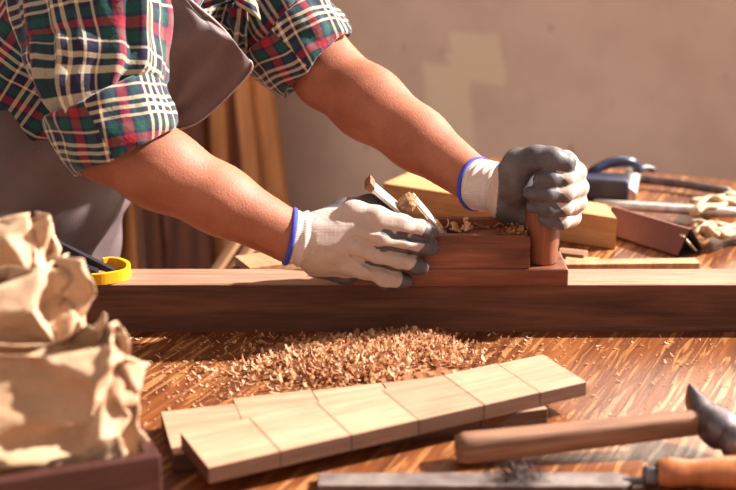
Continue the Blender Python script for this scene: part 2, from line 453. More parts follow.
# the pale unpainted patch: in wall coordinates
def wall_xy(px, py, off=0):
    d = W(px, py, 1.0) - Vector((0, 0, T + CH)); o = Vector((0, 0, T + CH))
    k = (wp - nd * off - o).dot(nd) / d.dot(nd); p = o + d * k
    return (p - wp).dot(fd), p.z
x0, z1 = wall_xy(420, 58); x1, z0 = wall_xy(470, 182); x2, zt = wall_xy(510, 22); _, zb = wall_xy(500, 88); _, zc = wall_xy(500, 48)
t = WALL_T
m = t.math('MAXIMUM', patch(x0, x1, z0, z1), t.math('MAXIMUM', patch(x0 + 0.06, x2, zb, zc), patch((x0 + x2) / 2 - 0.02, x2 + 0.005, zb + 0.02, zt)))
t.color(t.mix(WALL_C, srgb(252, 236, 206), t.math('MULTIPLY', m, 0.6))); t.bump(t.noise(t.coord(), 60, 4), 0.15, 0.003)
fo = obj('floor', box((8, 6.5, 0.1), (0, 0, -0.05)), M['floor'], None, (-0.4, 1.2, 0)); tag(fo, kind='structure')

# ------------------------------------------------------------------ table
tb = empty('workbench', (0.1, 1.4, 0))
tag(tb, 'large varnished oak workbench carrying the timber and the tools', 'workbench')
Rz = Matrix.Rotation(-ang, 4, 'Z')
def tl(x, y):
    p = Rz @ Vector((x - 0.1, y - 1.4, 0)); return (p.x, p.y)
dL = Vector((0.5, 0.866, 0)); A = Vector((-0.15, 1.69, 0))
# far corner on the far edge
den = dL.dot(nd); k = (Vector((0.5, 2.123, 0)) - A).dot(nd) / den; FC = A + dL * k
NL = A - dL * 1.05; FR = FC + fd * 1.45; NR = FR - dL * 1.55
NL2 = NL
top = obj('tabletop', vprism([tl(*NL2[:2]), tl(*FC[:2]), tl(*FR[:2]), tl(*NR[:2])], T - 0.035, T, 0.003), M['table'], tb, None, (0, 0, ang))
M['tleg'] = wood('bench_leg_wood', srgb(170, 104, 58), srgb(120, 66, 34), 2, 1.0)
for c in (NL2, FC, FR, NR):
    ctr = (NL2 + FC + FR + NR) / 4; p = c + (ctr - c).normalized() * 0.14
    obj('leg', box((0.08, 0.08, T - 0.035), (0, 0, (T - 0.035) / 2), 0.004), M['tleg'], tb, (p.x - 0.1, p.y - 1.4, 0), (0, 0, ang))

# ------------------------------------------------------------------ timber on the bench
yb = G(368, 332).y; zb_top = W(368, 284, yb).z - T; y_back = G(368, 268.5, zb_top).y
bx0 = W(48, 300, yb).x; bx1 = 0.72
bm = bmesh.new(); n = 60; secs = []
for i in range(n + 1):
    x = bx0 + (bx1 - bx0) * i / n; w = lambda k: noise.noise(Vector((x * 9, k, 0))) * 0.0006
    secs.append([bm.verts.new((x, yb + w(1), T)), bm.verts.new((x, yb + w(2) - 0.0003, T + zb_top - 0.0012)), bm.verts.new((x, yb + 0.0015 + w(2), T + zb_top)),
                 bm.verts.new((x, y_back - 0.0015, T + zb_top)), bm.verts.new((x, y_back, T + zb_top - 0.0015)), bm.verts.new((x, y_back, T))])
for i in range(n):
    for j in range(6):
        f_ = bm.faces.new((secs[i][j], secs[i + 1][j], secs[i + 1][(j + 1) % 6], secs[i][(j + 1) % 6]))
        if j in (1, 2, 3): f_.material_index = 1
bm.faces.new(secs[0]); bm.faces.new(secs[-1][::-1])
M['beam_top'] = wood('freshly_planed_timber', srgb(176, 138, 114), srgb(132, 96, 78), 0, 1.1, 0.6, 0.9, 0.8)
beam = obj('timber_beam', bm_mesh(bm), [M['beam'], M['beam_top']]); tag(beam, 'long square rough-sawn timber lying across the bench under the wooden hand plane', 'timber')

# ------------------------------------------------------------------ hand plane
zB = T + zb_top                                     # top of the beam
py0 = G(540, 287, zb_top).y
py1 = py0 + 0.064
pl = empty('hand_plane', (W(347, 287, py0).x, (py0 + py1) / 2, zB))
tag(pl, 'old reddish-brown wooden hand plane with front grip, resting on the timber between both gloved hands', 'hand plane')
inv = lambda p: Vector(p) - pl.location
xs0 = W(347, 287, py0).x; xs1 = W(568.5, 278, py0).x; zs = W(568, 269, py0).z
o = obj('sole', box((xs1 - xs0, py1 - py0, zs - zB - 0.0003), ((xs0 + xs1) / 2 - pl.location.x, 0, (zs - zB) / 2), 0.0025, 3), M['plane'], pl)
xb0 = W(378, 250, py0).x; xb1 = W(530.5, 250, py0).x; zt = W(500, 235.5, py0).z
bm = bmesh.new()
def prof(bm, poly, y0, y1):
    a = [bm.verts.new(inv((p[0], y0, p[1]))) for p in poly]; b = [bm.verts.new(inv((p[0], y1, p[1]))) for p in poly]
    k = len(poly); bm.faces.new(a); bm.faces.new(b[::-1])
    for i in range(k): bm.faces.new((a[i], b[i], b[(i + 1) % k], a[(i + 1) % k]))
yN, yF = py0 + 0.001, py1 - 0.001
ch = 0.008
xc0 = W(432, 240, py0).x; xc1 = W(527, 240, py0).x
prof(bm, [(xb0, zs), (xb1, zs), (xb1, zt - 0.003), (xb1 - 0.006, zt), (xb0 + 0.005, zt), (xb0, zt - 0.006)], yN, yN + ch)
prof(bm, [(xb0, zs), (xb1, zs), (xb1, zt - 0.001), (xb1 - 0.006, zt + 0.003), (xb0 + 0.005, zt + 0.004), (xb0, zt - 0.006)], yF - ch, yF)
prof(bm, [(xb0, zs), (xc0 + 0.018, zs), (xc0 - 0.012, zt), (xb0 + 0.004, zt)], yN + ch, yF - ch)
prof(bm, [(xc0 + 0.024, zs), (xb1 - 0.0005, zs), (xb1 - 0.0005, zt - 0.004), (xb1 - 0.01, zt - 0.001), (xb1 - 0.03, zt - 0.004), (xc0 + 0.034, zt - 0.007), (xc0 + 0.027, zt - 0.02)], yN + ch, yF - ch)
bevel(bm, 0.0011, 2)
obj('body', bm_mesh(bm), M['plane'], pl)
ym = (py0 + py1) / 2
def slab(name, p0, p1, wid, th0, th1, mat, parent, jag=False, bev=0.0006):
    """tapering slab between two points in the x-z plane, wid across y"""
    p0 = Vector(p0); p1 = Vector(p1); d = (p1 - p0).normalized(); nrm = Vector((-d.z, 0, d.x))
    if nrm.z < 0: nrm = -nrm
    bm = bmesh.new(); n = 14; rows = []
    for i in range(n + 1):
        u = i / n; c = p0.lerp(p1, u); th = th0 + (th1 - th0) * u; row = []
        for s_, h_ in ((-1, -.5), (1, -.5), (1, .5), (-1, .5)):
            row.append(bm.verts.new(c + Vector((0, s_ * wid / 2, 0)) + nrm * th * h_))
        rows.append(row)
    for i in range(n):
        for j in range(4): bm.faces.new((rows[i][j], rows[i + 1][j], rows[i + 1][(j + 1) % 4], rows[i][(j + 1) % 4]))
    bm.faces.new(rows[0][::-1]); bm.faces.new(rows[-1])
    bm.normal_update()
    for v in bm.verts: v.co = inv(v.co)
    return obj(name, bm_mesh(bm), mat, parent)
iron = slab('iron', W(372, 186, ym - 0.002), W(440, 243, ym), 0.036, 0.0035, 0.003, M['steel'], pl)
e = slab('iron_end', W(367.5, 181.5, ym - 0.002), W(373, 186.5, ym - 0.002), 0.037, 0.009, 0.006, M['rust'], iron); e['label'] = 'rusty burred end of the iron'
slab('chip_breaker', W(413, 197, ym + 0.006), W(447, 237, ym + 0.004), 0.034, 0.0025, 0.0025, M['steel'], pl)
# wedge with a mushroomed end
slab('wedge', W(411, 209, ym), W(447, 240, ym), 0.031, 0.017, 0.002, M['wedge'], pl)
bm = bmesh.new(); bmesh.ops.create_icosphere(bm, subdivisions=4, radius=1)
c0 = W(408, 204.5, ym)
dd = (W(447, 240, ym) - W(411, 209, ym)).normalized(); nn = Vector((-dd.z, 0, dd.x))
for v in bm.verts:
    p = v.co.copy(); q = p * (1 + 0.22 * noise.noise(p * 5) + 0.12 * noise.noise(p * 13) - 0.1 * abs(noise.noise(p * 22)))
    q = Vector([math.copysign(abs(c) ** 0.75, c) for c in q])
    v.co = inv(c0 + dd * q.x * 0.009 + Vector((0, 1, 0)) * q.y * 0.019 + nn * q.z * 0.0105)
w = obj('wedge_head', bm_mesh(bm, True), M['wedge'], pl); w['label'] = 'splintered hammered end of the wooden wedge'
# front grip
kx = W(541, 262, ym).x; kz = zs
prf = [(0.0001, 0.0002), (0.0172, 0.0002), (0.0178, 0.002), (0.0185, 0.012), (0.0202, 0.03), (0.0205, 0.05), (0.0200, 0.062), (0.0185, 0.072), (0.016, 0.08), (0.011, 0.085), (0.0001, 0.086)]
me = lathe(prf, 28)
for v in me.vertices:
    v.co.x *= 0.92; v.co.x += -0.03 * (v.co.z) * 0.3
kn = obj('front_grip', me, M['knob'], pl, inv((kx, ym - 0.004, kz)))
obj('dark_hole', box((0.005, 0.006, 0.008), (0, 0, 0), 0.001), M['black'], pl, inv(W(557, 247, ym - 0.004)))  # black block standing in for the dark of a small hole in the grip

# shavings helper
def curl(bm, lay, p, L, wd, turns, rx, rz, tone, n=6, flat=False):
    Mx = Matrix.Translation(p) @ Matrix.Rotation(rz, 4, 'Z') @ Matrix.Rotation(rx, 4, 'X') @ Matrix.Rotation(R.uniform(-.35, .35), 4, 'Y')
    r = L / max(0.3, turns * 2 * math.pi); prev = None
    for i in range(n + 1):
        a = turns * 2 * math.pi * i / n; x = math.sin(a) * r; z = (1 - math.cos(a)) * r; ww = wd * (0.5 + 0.5 * math.sin(math.pi * (0.15 + 0.7 * i / n)))
        pr = [bm.verts.new(Mx @ Vector((x + 0.1 * ww, -ww / 2, z))), bm.verts.new(Mx @ Vector((x, ww / 2, z)))]
        if prev:
            f = bm.faces.new((prev[0], pr[0], pr[1], prev[1]))
            for lp in f.loops: lp[lay] = (tone, tone, tone, 1)
        prev = pr
def shav_mesh(fn):
    bm = bmesh.new(); lay = bm.loops.layers.color.new('tone'); fn(bm, lay)
    m = bpy.data.meshes.new('mesh'); bm.to_mesh(m); bm.free(); return m
def in_plane(bm, lay):
    for _ in range(26):
        p = W(R.gauss(458, 7), R.gauss(229, 2.2), ym + R.uniform(-.015, .02)); p.z = max(p.z, zt - 0.008)
        curl(bm, lay, p, R.uniform(.006, .014), R.uniform(.002, .005), R.uniform(.2, .6), R.uniform(-1, 1), R.uniform(0, 6.28), R.uniform(.6, 1))
    for _ in range(9):
        p = W(R.uniform(480, 498), 228, ym + R.uniform(-.0, .02)); p.z = zt - 0.003
        curl(bm, lay, p, R.uniform(.006, .013), R.uniform(.001, .002), R.uniform(.1, .3), R.uniform(-1, 1), R.uniform(0, 6.28), R.uniform(.3, .6))
    for _ in range(150):
        p = W(R.gauss(517, 6), 228, ym + R.uniform(-.028, .02)); p.z = zt + R.uniform(-.003, .003)
        curl(bm, lay, p, R.uniform(.002, .005), R.uniform(.001, .003), R.uniform(.2, .5), R.uniform(-1, 1), R.uniform(0, 6.28), R.uniform(.2, .9))
tag(obj('wood_shavings', shav_mesh(in_plane), M['shaving']), 'pale shavings and crumbs caught in the throat of the hand plane', 'shavings', kind='stuff')

# ------------------------------------------------------------------ pile of shavings and dust on the bench
cp = G(352, 366)
def hgt(x, y):
    q = ((x - cp.x - 0.01) / 0.088) ** 2 + ((y - cp.y) / 0.060) ** 2
    q2 = ((x - cp.x - 0.058) / 0.040) ** 2 + ((y - cp.y - 0.05) / 0.034) ** 2
    return 0.013 * math.exp(-q * 1.1) + 0.007 * math.exp(-q2)
def pile(bm, lay):
    n = 44
    vs = [[None] * (n + 1) for _ in range(n + 1)]
    for i in range(n + 1):
        for j in range(n + 1):
            x = cp.x - 0.13 + 0.29 * i / n; y = cp.y - 0.09 + 0.19 * j / n; h = hgt(x, y) + 0.0025 * noise.noise(Vector((x * 160, y * 160, 0))) - 0.0036
            vs[i][j] = bm.verts.new((x, y, T + h))
    for i in range(n):
        for j in range(n):
            q = (vs[i][j], vs[i + 1][j], vs[i + 1][j + 1], vs[i][j + 1])
            if max(v.co.z for v in q) < T + 0.0004: continue
            f = bm.faces.new(q)
            for lp in f.loops: lp[lay] = (.25, .25, .25, 1)
    for v in [v for v in bm.verts if not v.link_faces]: bm.verts.remove(v)
    k = 0
    while k < 5200:
        x = R.gauss(cp.x + 0.01, 0.052) if R.random() < .8 else R.gauss(cp.x + 0.058, 0.027)
        y = R.gauss(cp.y + 0.006, 0.036) if x < cp.x + .05 else R.gauss(cp.y + 0.035, 0.026)
        if y > yb - 0.006 or y < 1.19 + (x + 0.12) * 0.25: continue
        h = hgt(x, y)
        if R.random() > min(1, 0.16 + h * 150): continue
        k += 1
        curl(bm, lay, Vector((x, y, T + 0.0012 + max(0, h - 0.002) + R.uniform(0, .004) * min(1, h * 150))), R.choice([.004, .006, .008, .011]) * R.uniform(.8, 1.2), R.uniform(.0016, .0042), R.uniform(.05, .38),
             R.uniform(-.7, .7) * min(1, h * 200), R.uniform(0, 6.28), R.random() ** .8, n=5)
tag(obj('shavings_pile', shav_mesh(pile), M['shaving']), 'heap of fresh pale wood shavings on the bench in front of the timber', 'shavings', kind='stuff')
def dust(bm, lay):
    k = 0
    while k < 2600:
        u = R.random()
        if u < .55: x, y = R.gauss(cp.x - 0.09, .06), R.gauss(cp.y + 0.0, .06)
        elif u < .8: x, y = R.gauss(cp.x + 0.06, .1), R.gauss(cp.y + .05, .03)
        else: x, y = R.uniform(-.25, .36), R.uniform(1.17, 1.42)
        if y > yb - 0.003 or y < 1.12 or x < -.26: continue
        k += 1; s_ = R.choice([.0006, .0008, .0011, .0016, .0026])
        curl(bm, lay, Vector((x, y, T + .0007)), s_ * 2, s_, .12, 0, R.uniform(0, 6.28), R.uniform(.35, .95), n=2)
tag(obj('sawdust', shav_mesh(dust), M['shaving']), 'fine sawdust and crumbs scattered over the bench around the shavings heap', 'sawdust', kind='stuff')
spots = [(495, 343, 'long thin reddish shaving lying just in front of the timber'), (470, 358, 'single pale chip right of the shavings heap'), (224, 354, 'short pale curl left of the shavings heap'),
         (205, 372, 'pale curl nearest the left side of the heap'), (233, 343, 'small pale curl between heap and timber'), (228, 397, 'tiny pale curl beside the end of the stacked boards'), (240, 385, 'pale curl just behind the stacked boards')]
for i, (a, b, lb) in enumerate(spots):
    p = G(a, b, .001)
    def one(bm, lay): curl(bm, lay, Vector((0, 0, 0)), .018 if i == 0 else .009, .003 if i == 0 else .004, .22 if i == 0 else .45, 0, R.uniform(-.4, .4), .35 if i == 0 else .9, n=8)
    o = obj('wood_shaving', shav_mesh(one), M['shaving'], None, (p.x, p.y, T + .0008)); tag(o, lb, 'wood shaving', 'loose shavings on the bench')

# ------------------------------------------------------------------ stacked boards
def plank(name, nl, nr, fl, z0, z1, cuts, offs, mat, tone_seed):
    """board made of glued sections; nl/nr near corners and far-left (world xy)"""
    nl, nr, fl = Vector(nl), Vector(nr), Vector(fl)
    L = (nr - nl).length; ax = math.atan2((nr - nl).y, (nr - nl).x); wd = (fl - nl).length
    sh = (fl - nl).dot((nr - nl).normalized())
    bm = bmesh.new(); lay = bm.loops.layers.color.new('tone'); rr = random.Random(tone_seed)
    for i in range(len(cuts) - 1):
        a, b = cuts[i] * L, cuts[i + 1] * L; o_n, o_f = offs[i]; g = 0.00022
        tn = rr.uniform(.95, 1.05); q = [(a + g, o_n), (b - g, o_n), (b - g + sh * 0.9, wd + o_f), (a + g + sh * 0.9, wd + o_f)]
        dz = rr.uniform(-.0003, .0003)
        lo = [bm.verts.new((x, y, 0)) for x, y in q]; hi = [bm.verts.new((x, y, z1 - z0 + dz)) for x, y in q]
        fs = [bm.faces.new(lo[::-1]), bm.faces.new(hi)] + [bm.faces.new((lo[j], lo[(j + 1) % 4], hi[(j + 1) % 4], hi[j])) for j in range(4)]
        ed = set(e for f in fs for e in f.edges)
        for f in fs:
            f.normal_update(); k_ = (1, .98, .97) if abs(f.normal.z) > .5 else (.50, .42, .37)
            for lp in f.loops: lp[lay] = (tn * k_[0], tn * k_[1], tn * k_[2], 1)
        bmesh.ops.bevel(bm, geom=list(ed), offset=0.0004, segments=1, affect='EDGES')
    # dark end-joint strips on the lower face tie the sections together
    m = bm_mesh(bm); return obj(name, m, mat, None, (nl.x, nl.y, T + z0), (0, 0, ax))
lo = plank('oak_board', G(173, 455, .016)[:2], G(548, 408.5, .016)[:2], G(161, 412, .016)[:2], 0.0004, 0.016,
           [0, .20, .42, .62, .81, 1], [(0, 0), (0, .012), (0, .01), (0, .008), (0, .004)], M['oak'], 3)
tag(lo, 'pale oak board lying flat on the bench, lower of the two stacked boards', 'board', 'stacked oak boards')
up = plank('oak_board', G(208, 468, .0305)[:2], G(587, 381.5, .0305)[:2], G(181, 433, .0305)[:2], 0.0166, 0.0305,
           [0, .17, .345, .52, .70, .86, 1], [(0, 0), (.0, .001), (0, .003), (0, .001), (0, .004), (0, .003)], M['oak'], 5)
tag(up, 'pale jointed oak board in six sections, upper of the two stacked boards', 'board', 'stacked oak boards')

# ------------------------------------------------------------------ hammer
hp = G(462, 470); h0 = W(470, 455, hp.y + 0.004); h1 = W(706, 427, 1.135)
hm = empty('hammer', (h0.x, h0.y, T)); tag(hm, 'steel hammer with a worn square wooden handle, right front of the bench', 'hammer')
ih = lambda p: Vector(p) - hm.location
z_l = T + 0.0135; a0 = Vector((G(456, 460).x, hp.y + .012, z_l)); a1 = Vector((h1.x, h1.y, T + .026))
bm = bmesh.new(); n = 26; rows = []
ax = (a1 - a0).normalized(); sd_ = Vector((-ax.y, ax.x, 0)).normalized(); u_ = ax.cross(sd_)
if u_.z < 0: u_ = -u_
for i in range(n + 1):
    u = i / n; c = a0.lerp(a1, u); hw = 0.0125 - 0.0035 * u; hh = 0.0118 - 0.0022 * u
    if i == 0: hw *= .86; hh *= .84
    hh *= 1 + .03 * noise.noise(Vector((u * 9, 0, 0))); row = []
    for k in range(16):
        th = 2 * math.pi * (k + .5) / 16; cx, sx_ = math.cos(th), math.sin(th)
        cx = math.copysign(abs(cx) ** .45, cx); sx_ = math.copysign(abs(sx_) ** .45, sx_)
        row.append(bm.verts.new(ih(c + sd_ * cx * hw + u_ * sx_ * hh)))
    rows.append(row)
for i in range(n):
    for j in range(16): bm.faces.new((rows[i][j], rows[i + 1][j], rows[i + 1][(j + 1) % 16], rows[i][(j + 1) % 16]))
bm.faces.new(rows[0][::-1]); bm.faces.new(rows[-1])
# handle in its own frame so the grain follows it
Mh = Matrix((ax, sd_, u_)).transposed().to_4x4(); loc = ih(a0)
for v in bm.verts: v.co = Mh.inverted() @ (v.co - loc)
ho = obj('handle', bm_mesh(bm, True), M['handle'], hm, loc, Mh.to_euler())
# head: lofted along its own axis
pe = W(690, 396, 1.168); fa = W(752, 450, 1.075)
pe = Vector((G(686, 402, .03).x, G(686, 402, .03).y, T + .030)); fa = Vector((G(745, 446, .024).x, G(745, 446, .024).y, T + .0215))
hx = (fa - pe).normalized(); hs = Vector((-hx.y, hx.x, 0)).normalized(); hu = hx.cross(hs)
if hu.z < 0: hu = -hu
Lh = (fa - pe).length
bm = bmesh.new(); rows = []
stn = [(0, .0022, .0120, 1), (.05, .0034, .0130, 1), (.2, .0085, .0135, .8), (.34, .0125, .0132, .6), (.40, .0145, .0155, .5), (.55, .0165, .0175, .5), (.68, .0160, .0170, .5), (.74, .0125, .013, .9), (.80, .0125, .013, 1), (.84, .016, .016, 1), (.97, .0168, .0168, 1), (1, .0155, .0155, 1)]
for (u, hw, hh, e) in stn:
    c = pe.lerp(fa, u) + Vector((0, 0, .008 * max(0, 1 - u / .35))); row = []
    for k in range(20):
        th = 2 * math.pi * k / 20; cx, sy = math.cos(th), math.sin(th); pw = 1 if e >= 1 else .55 + .45 * e
        cx = math.copysign(abs(cx) ** pw, cx); sy = math.copysign(abs(sy) ** pw, sy)
        row.append(bm.verts.new(ih(c + hs * cx * hw + hu * sy * hh)))
    rows.append(row)
for i in range(len(rows) - 1):
    for j in range(20): bm.faces.new((rows[i][j], rows[i + 1][j], rows[i + 1][(j + 1) % 20], rows[i][(j + 1) % 20]))
bm.faces.new(rows[0][::-1]); bm.faces.new(rows[-1])
hd = obj('head', bm_mesh(bm, True), M['dark_steel'], hm)
mod = hd.modifiers.new('sub', 'SUBSURF'); mod.levels = 1; mod.render_levels = 1

# ------------------------------------------------------------------ file with handle
f0 = G(318, 480, .006); f1 = G(632, 480, .006); f0.z = f1.z = T + .0040
fl = empty('hand_file', (f0.x, f0.y, T)); tag(fl, 'flat steel file with orange-brown turned handle at the front edge of the picture', 'file')
L = f1.x - f0.x
bm = bmesh.new()
pts = [(0, -.0115), (L * .96, -.0135), (L, -.006), (L, .006), (L * .96, .0135), (0, .0115)]
a = [bm.verts.new((x, y, .0005)) for x, y in pts]; b = [bm.verts.new((x, y, .0068)) for x, y in pts]
bm.faces.new(a); bm.faces.new(b[::-1])
for i in range(6): bm.faces.new((a[i], b[i], b[(i + 1) % 6], a[(i + 1) % 6]))
bevel(bm, .0006, 1)
t = NT('file_steel', 0.5, 0.8); v = t.coord(rot=(0, 0, .6))
wv = t.n('TexWave'); wv.inputs['Scale'].default_value = 260; t.l(v, wv.inputs[0])
t.color(t.mix(t.ramp(t.noise(t.coord(), 60, 4), [(.3, srgb(78, 66, 64)), (.7, srgb(118, 106, 102))]), (.8, .8, .8, 1), t.math('MULTIPLY', wv.outputs['Fac'], .4), 'MULTIPLY')); t.bump(wv.outputs['Fac'], .5, .001)
obj('blade', bm_mesh(bm), t.m, fl)
me = lathe([(.003, 0), (.0035, .012), (.0035, .02)], 12)
obj('tang', me, M['dark_steel'], fl, (L - .006, 0, .0055), (0, math.pi / 2, 0))
me = lathe([(.0001, 0), (.0075, 0), (.0085, .002), (.0085, .012), (.0075, .013)], 24)
obj('ferrule', me, M['dark_steel'], fl, (L + .009, 0, .0095), (0, math.pi / 2, 0))
me = lathe([(.0085, 0), (.0105, .002), (.0125, .012), (.0115, .02), (.0108, .028), (.0125, .045), (.014, .065), (.0135, .085), (.010, .1), (.0001, .104)], 28)
obj('handle', me, M['filehandle'], fl, (L + .0195, 0, .0125), (0, math.pi / 2, 0))
# tuft on the file
def tuft(bm, lay):
    for _ in range(420):
        c = Vector((R.gauss(0, .011), R.gauss(0, .006), abs(R.gauss(0, .0035)) + .0015))
        curl(bm, lay, c, R.uniform(.005, .014), .00045, R.uniform(.2, .7), R.uniform(-1.5, 1.5), R.uniform(0, 6.28), .2, n=6)
p = G(519, 478, .01)
tag(obj('steel_wool', shav_mesh(tuft), M['tuft'], None, (p.x, f0.y, T + .0068)), 'small dark tuft of wiry swarf lying on the file blade', 'steel wool', kind='stuff')

# ------------------------------------------------------------------ things behind the timber
# thick pine board
q0 = G(617, 250); z_ = W(617, 218, q0.y).z - T
qa = G(617, 218, z_); qb = G(383, 183, z_); qc = G(411, 171, z_)
d_ = (qa - qb); L = d_.length; an = math.atan2(d_.y, d_.x)
qd = G(606, 204, z_); Rb = Matrix.Rotation(-an, 3, 'Z')
pb = obj('pine_board', vprism([tuple((Rb @ (q - qb))[:2]) for q in (qb, qa, qd, qc)], 0, z_ - .0005, .001), M['pine'], None, (qb.x, qb.y, T + .0003), (0, 0, an))
tag(pb, 'thick pale pine board lying behind the hand plane, passing under the far arm', 'board')
def flatboard(name, a, b, wd, th, mat, label, cat='board', z=0, gp=None):
    a = G(*a, z + th); b = G(*b, z + th); dv = b - a
    o = obj(name, prism([(0, 0), (dv.length, 0), (dv.length, th - .0004), (0, th - .0004)], 0, wd, .0008), mat, None, (a.x, a.y, T + z + .0003), (0, 0, math.atan2(dv.y, dv.x)))
    return tag(o, label, cat, gp)
flatboard('pine_batten', (548, 264.5), (700, 263), .022, .010, M['lean_pale'], 'thin pale batten lying along the back of the timber, right of the plane')
flatboard('wood_offcut', (556, 252), (584, 255), .022, .011, M['handle'], 'small brown offcut lying in the gap beside the front grip of the plane', 'offcut')
flatboard('wood_offcut', (566, 259), (600, 260), .012, .007, M['pine'], 'narrow pale offcut between timber and thick pine board', 'offcut')
flatboard('wood_offcut', (588, 208), (612, 211), .04, .016, M['pine'], 'pale square offcut lying behind the thick pine board', 'offcut')
flatboard('pine_board', (250, 268), (318, 259), .055, .012, M['lean_pale'], 'short pale board on the bench corner behind the timber, under the near forearm')

# folded abrasive sheet: triangular tube
sa = G(626, 246); sb = G(672, 262)
sL = G(612, 218, .02); s0 = Vector((G(690, 255).x, G(690, 255).y, T)); s1 = Vector((G(618, 236).x, G(618, 236).y + .02, T))
dv = (s1 - s0); L = .135; dv.normalize(); an = math.atan2(dv.y, dv.x)
sp = empty('sandpaper_roll', s0); sp.rotation_euler = (0, 0, an); tag(sp, 'reddish-brown sandpaper folded into a triangular sleeve behind the timber', 'sandpaper')
def tri(th):
    P = np.zeros((2, 18, 3)); cs = [(-.024, .0008), (.024, .0008), (.002, .037)]
    ring = []
    for k in range(3):
        a_, b_ = Vector(cs[k]), Vector(cs[(k + 1) % 3])
        for j in range(6):
            u = .08 + .84 * j / 5; ring.append(a_.lerp(b_, u))
    ctr = Vector((0, .0105)); ring = [ctr + (r - ctr) * th for r in ring]
    return ring
ro = tri(1); ri = tri(.86)
P = np.array([[(x, r.x, r.y) for r in ro] for x in (0, L)]); obj('sheet', grid(P, closed_u=True, smooth=False), M['abrasive'], sp)
P = np.array([[(x, r.x, r.y) for r in ri] for x in (0.0, L)] ); 
me = grid(P, closed_u=True, smooth=False); obj('inner_faces', me, M['sandback'], sp)
bm = bmesh.new(); box_into(bm, (.004, .001, .0165), (.006, .036, .0016), None)
o = obj('folded_flap', bm_mesh(bm), M['cream'], sp, None, (.75, 0, 0)); o.location = (0, .010, .002); o['label'] = 'cream paper edge'
bm = bmesh.new(); vs_ = [bm.verts.new((.012, r.x, r.y)) for r in ri]; bm.faces.new(vs_); obj('end_face', bm_mesh(bm), M['sandback'], sp)  # flat black face across the sleeve, just inside its open end

# dark bar clamp at the far right
cl = empty('bar_clamp', G(612, 205)); tag(cl, 'navy and black bar clamp lying on the far bench beyond the fist', 'clamp')
ic = lambda p: Vector(p) - cl.location
def rod(name, pts, rad, mat, parent, inv_, n=10, m=12, ell=None, caps=True):
    return obj(name, tube([inv_(p) for p in pts], rad, n, m, ell=ell, caps=caps, side=(0, 0, 1)), mat, parent)
def px(a, b, z): return G(a, b, z)
me = box((.068, .05, .030), (0, 0, 0), .006, 3); bp = G(605, 186, .02)
obj('body', me, M['navy'], cl, ic(bp), (0, 0, -.2))
rod('jaw_arm', [px(590, 172, .035), px(610, 163, .045), px(630, 162, .045), px(640, 170, .03)], [.006, .008, .008, .006], M['navy'], cl, ic)
rod('end_cap', [px(628, 196, .012), px(632, 175, .02)], [.012, .012], M['steel'], cl, ic)
rod('trigger', [px(632, 172, .02), px(645, 168, .02), px(655, 170, .016)], [.006, .006, .004], M['black'], cl, ic)
rod('bar', [px(625, 178, .012), px(680, 184, .012), px(730, 192, .012)], [.0045] * 3, M['dark_steel'], cl, ic, ell=(1.4, .7))
# long steel bar and twine
g0 = px(594, 204, .016); g1 = px(760, 214, .016)
sb_ = empty('steel_bar', g0); tag(sb_, 'long pale grey steel bar lying across the far right of the bench', 'steel bar')
obj('rod', tube([g0 - g0, g1 - g0], [.0075, .0075], 6, 16, ell=(.9, 1.2), caps=True, side=(0, 0, 1)), M['steel'], sb_)
tw = empty('twine_bundle', px(730, 222, 0)); tag(tw, 'loose bundle of pale twine at the right edge of the picture', 'twine')
r2 = random.Random(4); 
for k in range(16):
    up_ = k % 2; pts_ = []
    for j in range(7):
        u = j / 6; a_ = px(694 + 70 * u + r2.uniform(-4, 4), (207 if up_ else 228) - (16 if up_ else 4) * u * (1 if up_ else -1) + r2.uniform(-7, 7), .012 + .02 * r2.random() * math.sin(math.pi * min(1, u + .2))) - tw.location
        a_.z = max(a_.z, .005); pts_.append(a_)
    obj('strand', tube(pts_, [.0042] * 7, 24, 8, caps=True, side=(0, 0, 1)), M['twine'], tw)

# ------------------------------------------------------------------ yellow and black clamp on the timber
zt_ = T + zb_top
yc = empty('spring_clamp', (W(110, 275, 1.45).x, 1.45, zt_)); tag(yc, 'black clamp jaw with a yellow plastic pad on the left end of the timber', 'clamp')
iy = lambda p: Vector(p) - yc.location
path = []
for (a_, b_) in [(92, 283), (105, 282), (122, 279), (128, 276), (128, 271), (120, 267), (111, 266), (103, 267)]:
    p = G(a_, b_ - 3, zb_top + .006); path.append((p.x, p.y))
bm = bmesh.new(); pv = None
pc = catmull([(x, y, 0) for x, y in path], 30)
for i in range(30):
    tg = pc[min(i + 1, 29)] - pc[max(i - 1, 0)]; tg /= np.linalg.norm(tg); nr_ = np.array([-tg[1], tg[0], 0]) * .0022
    cs = []
    for s_, h in ((-1, .0005), (1, .0005), (1, .0125), (-1, .0125)):
        q = pc[i] + s_ * nr_; cs.append(bm.verts.new(iy((q[0], q[1], zt_ + h))))
    if pv:
        for j in range(4): bm.faces.new((pv[j], cs[j], cs[(j + 1) % 4], pv[(j + 1) % 4]))
    else: bm.faces.new(cs[::-1])
    pv = cs
bm.faces.new(pv)
obj('pad', bm_mesh(bm), M['yellow'], yc)
j0 = W(50, 244, 1.462); j1 = W(119, 273, 1.462)
def bar4(name, a_, b_, wy, h0_, h1_, mat, par, inv_):
    bm = bmesh.new(); r_ = []
    for c, h in ((a_, h0_), (b_, h1_)):
        r_.append([bm.verts.new(inv_(c + Vector((0, s_ * wy, k_ * h)))) for s_, k_ in ((-1, -1), (1, -1), (1, 1), (-1, 1))])
    for j in range(4): bm.faces.new((r_[0][j], r_[1][j], r_[1][(j + 1) % 4], r_[0][(j + 1) % 4]))
    bm.faces.new(r_[0][::-1]); bm.faces.new(r_[1]); bevel(bm, .001, 2)
    return obj(name, bm_mesh(bm), mat, par)
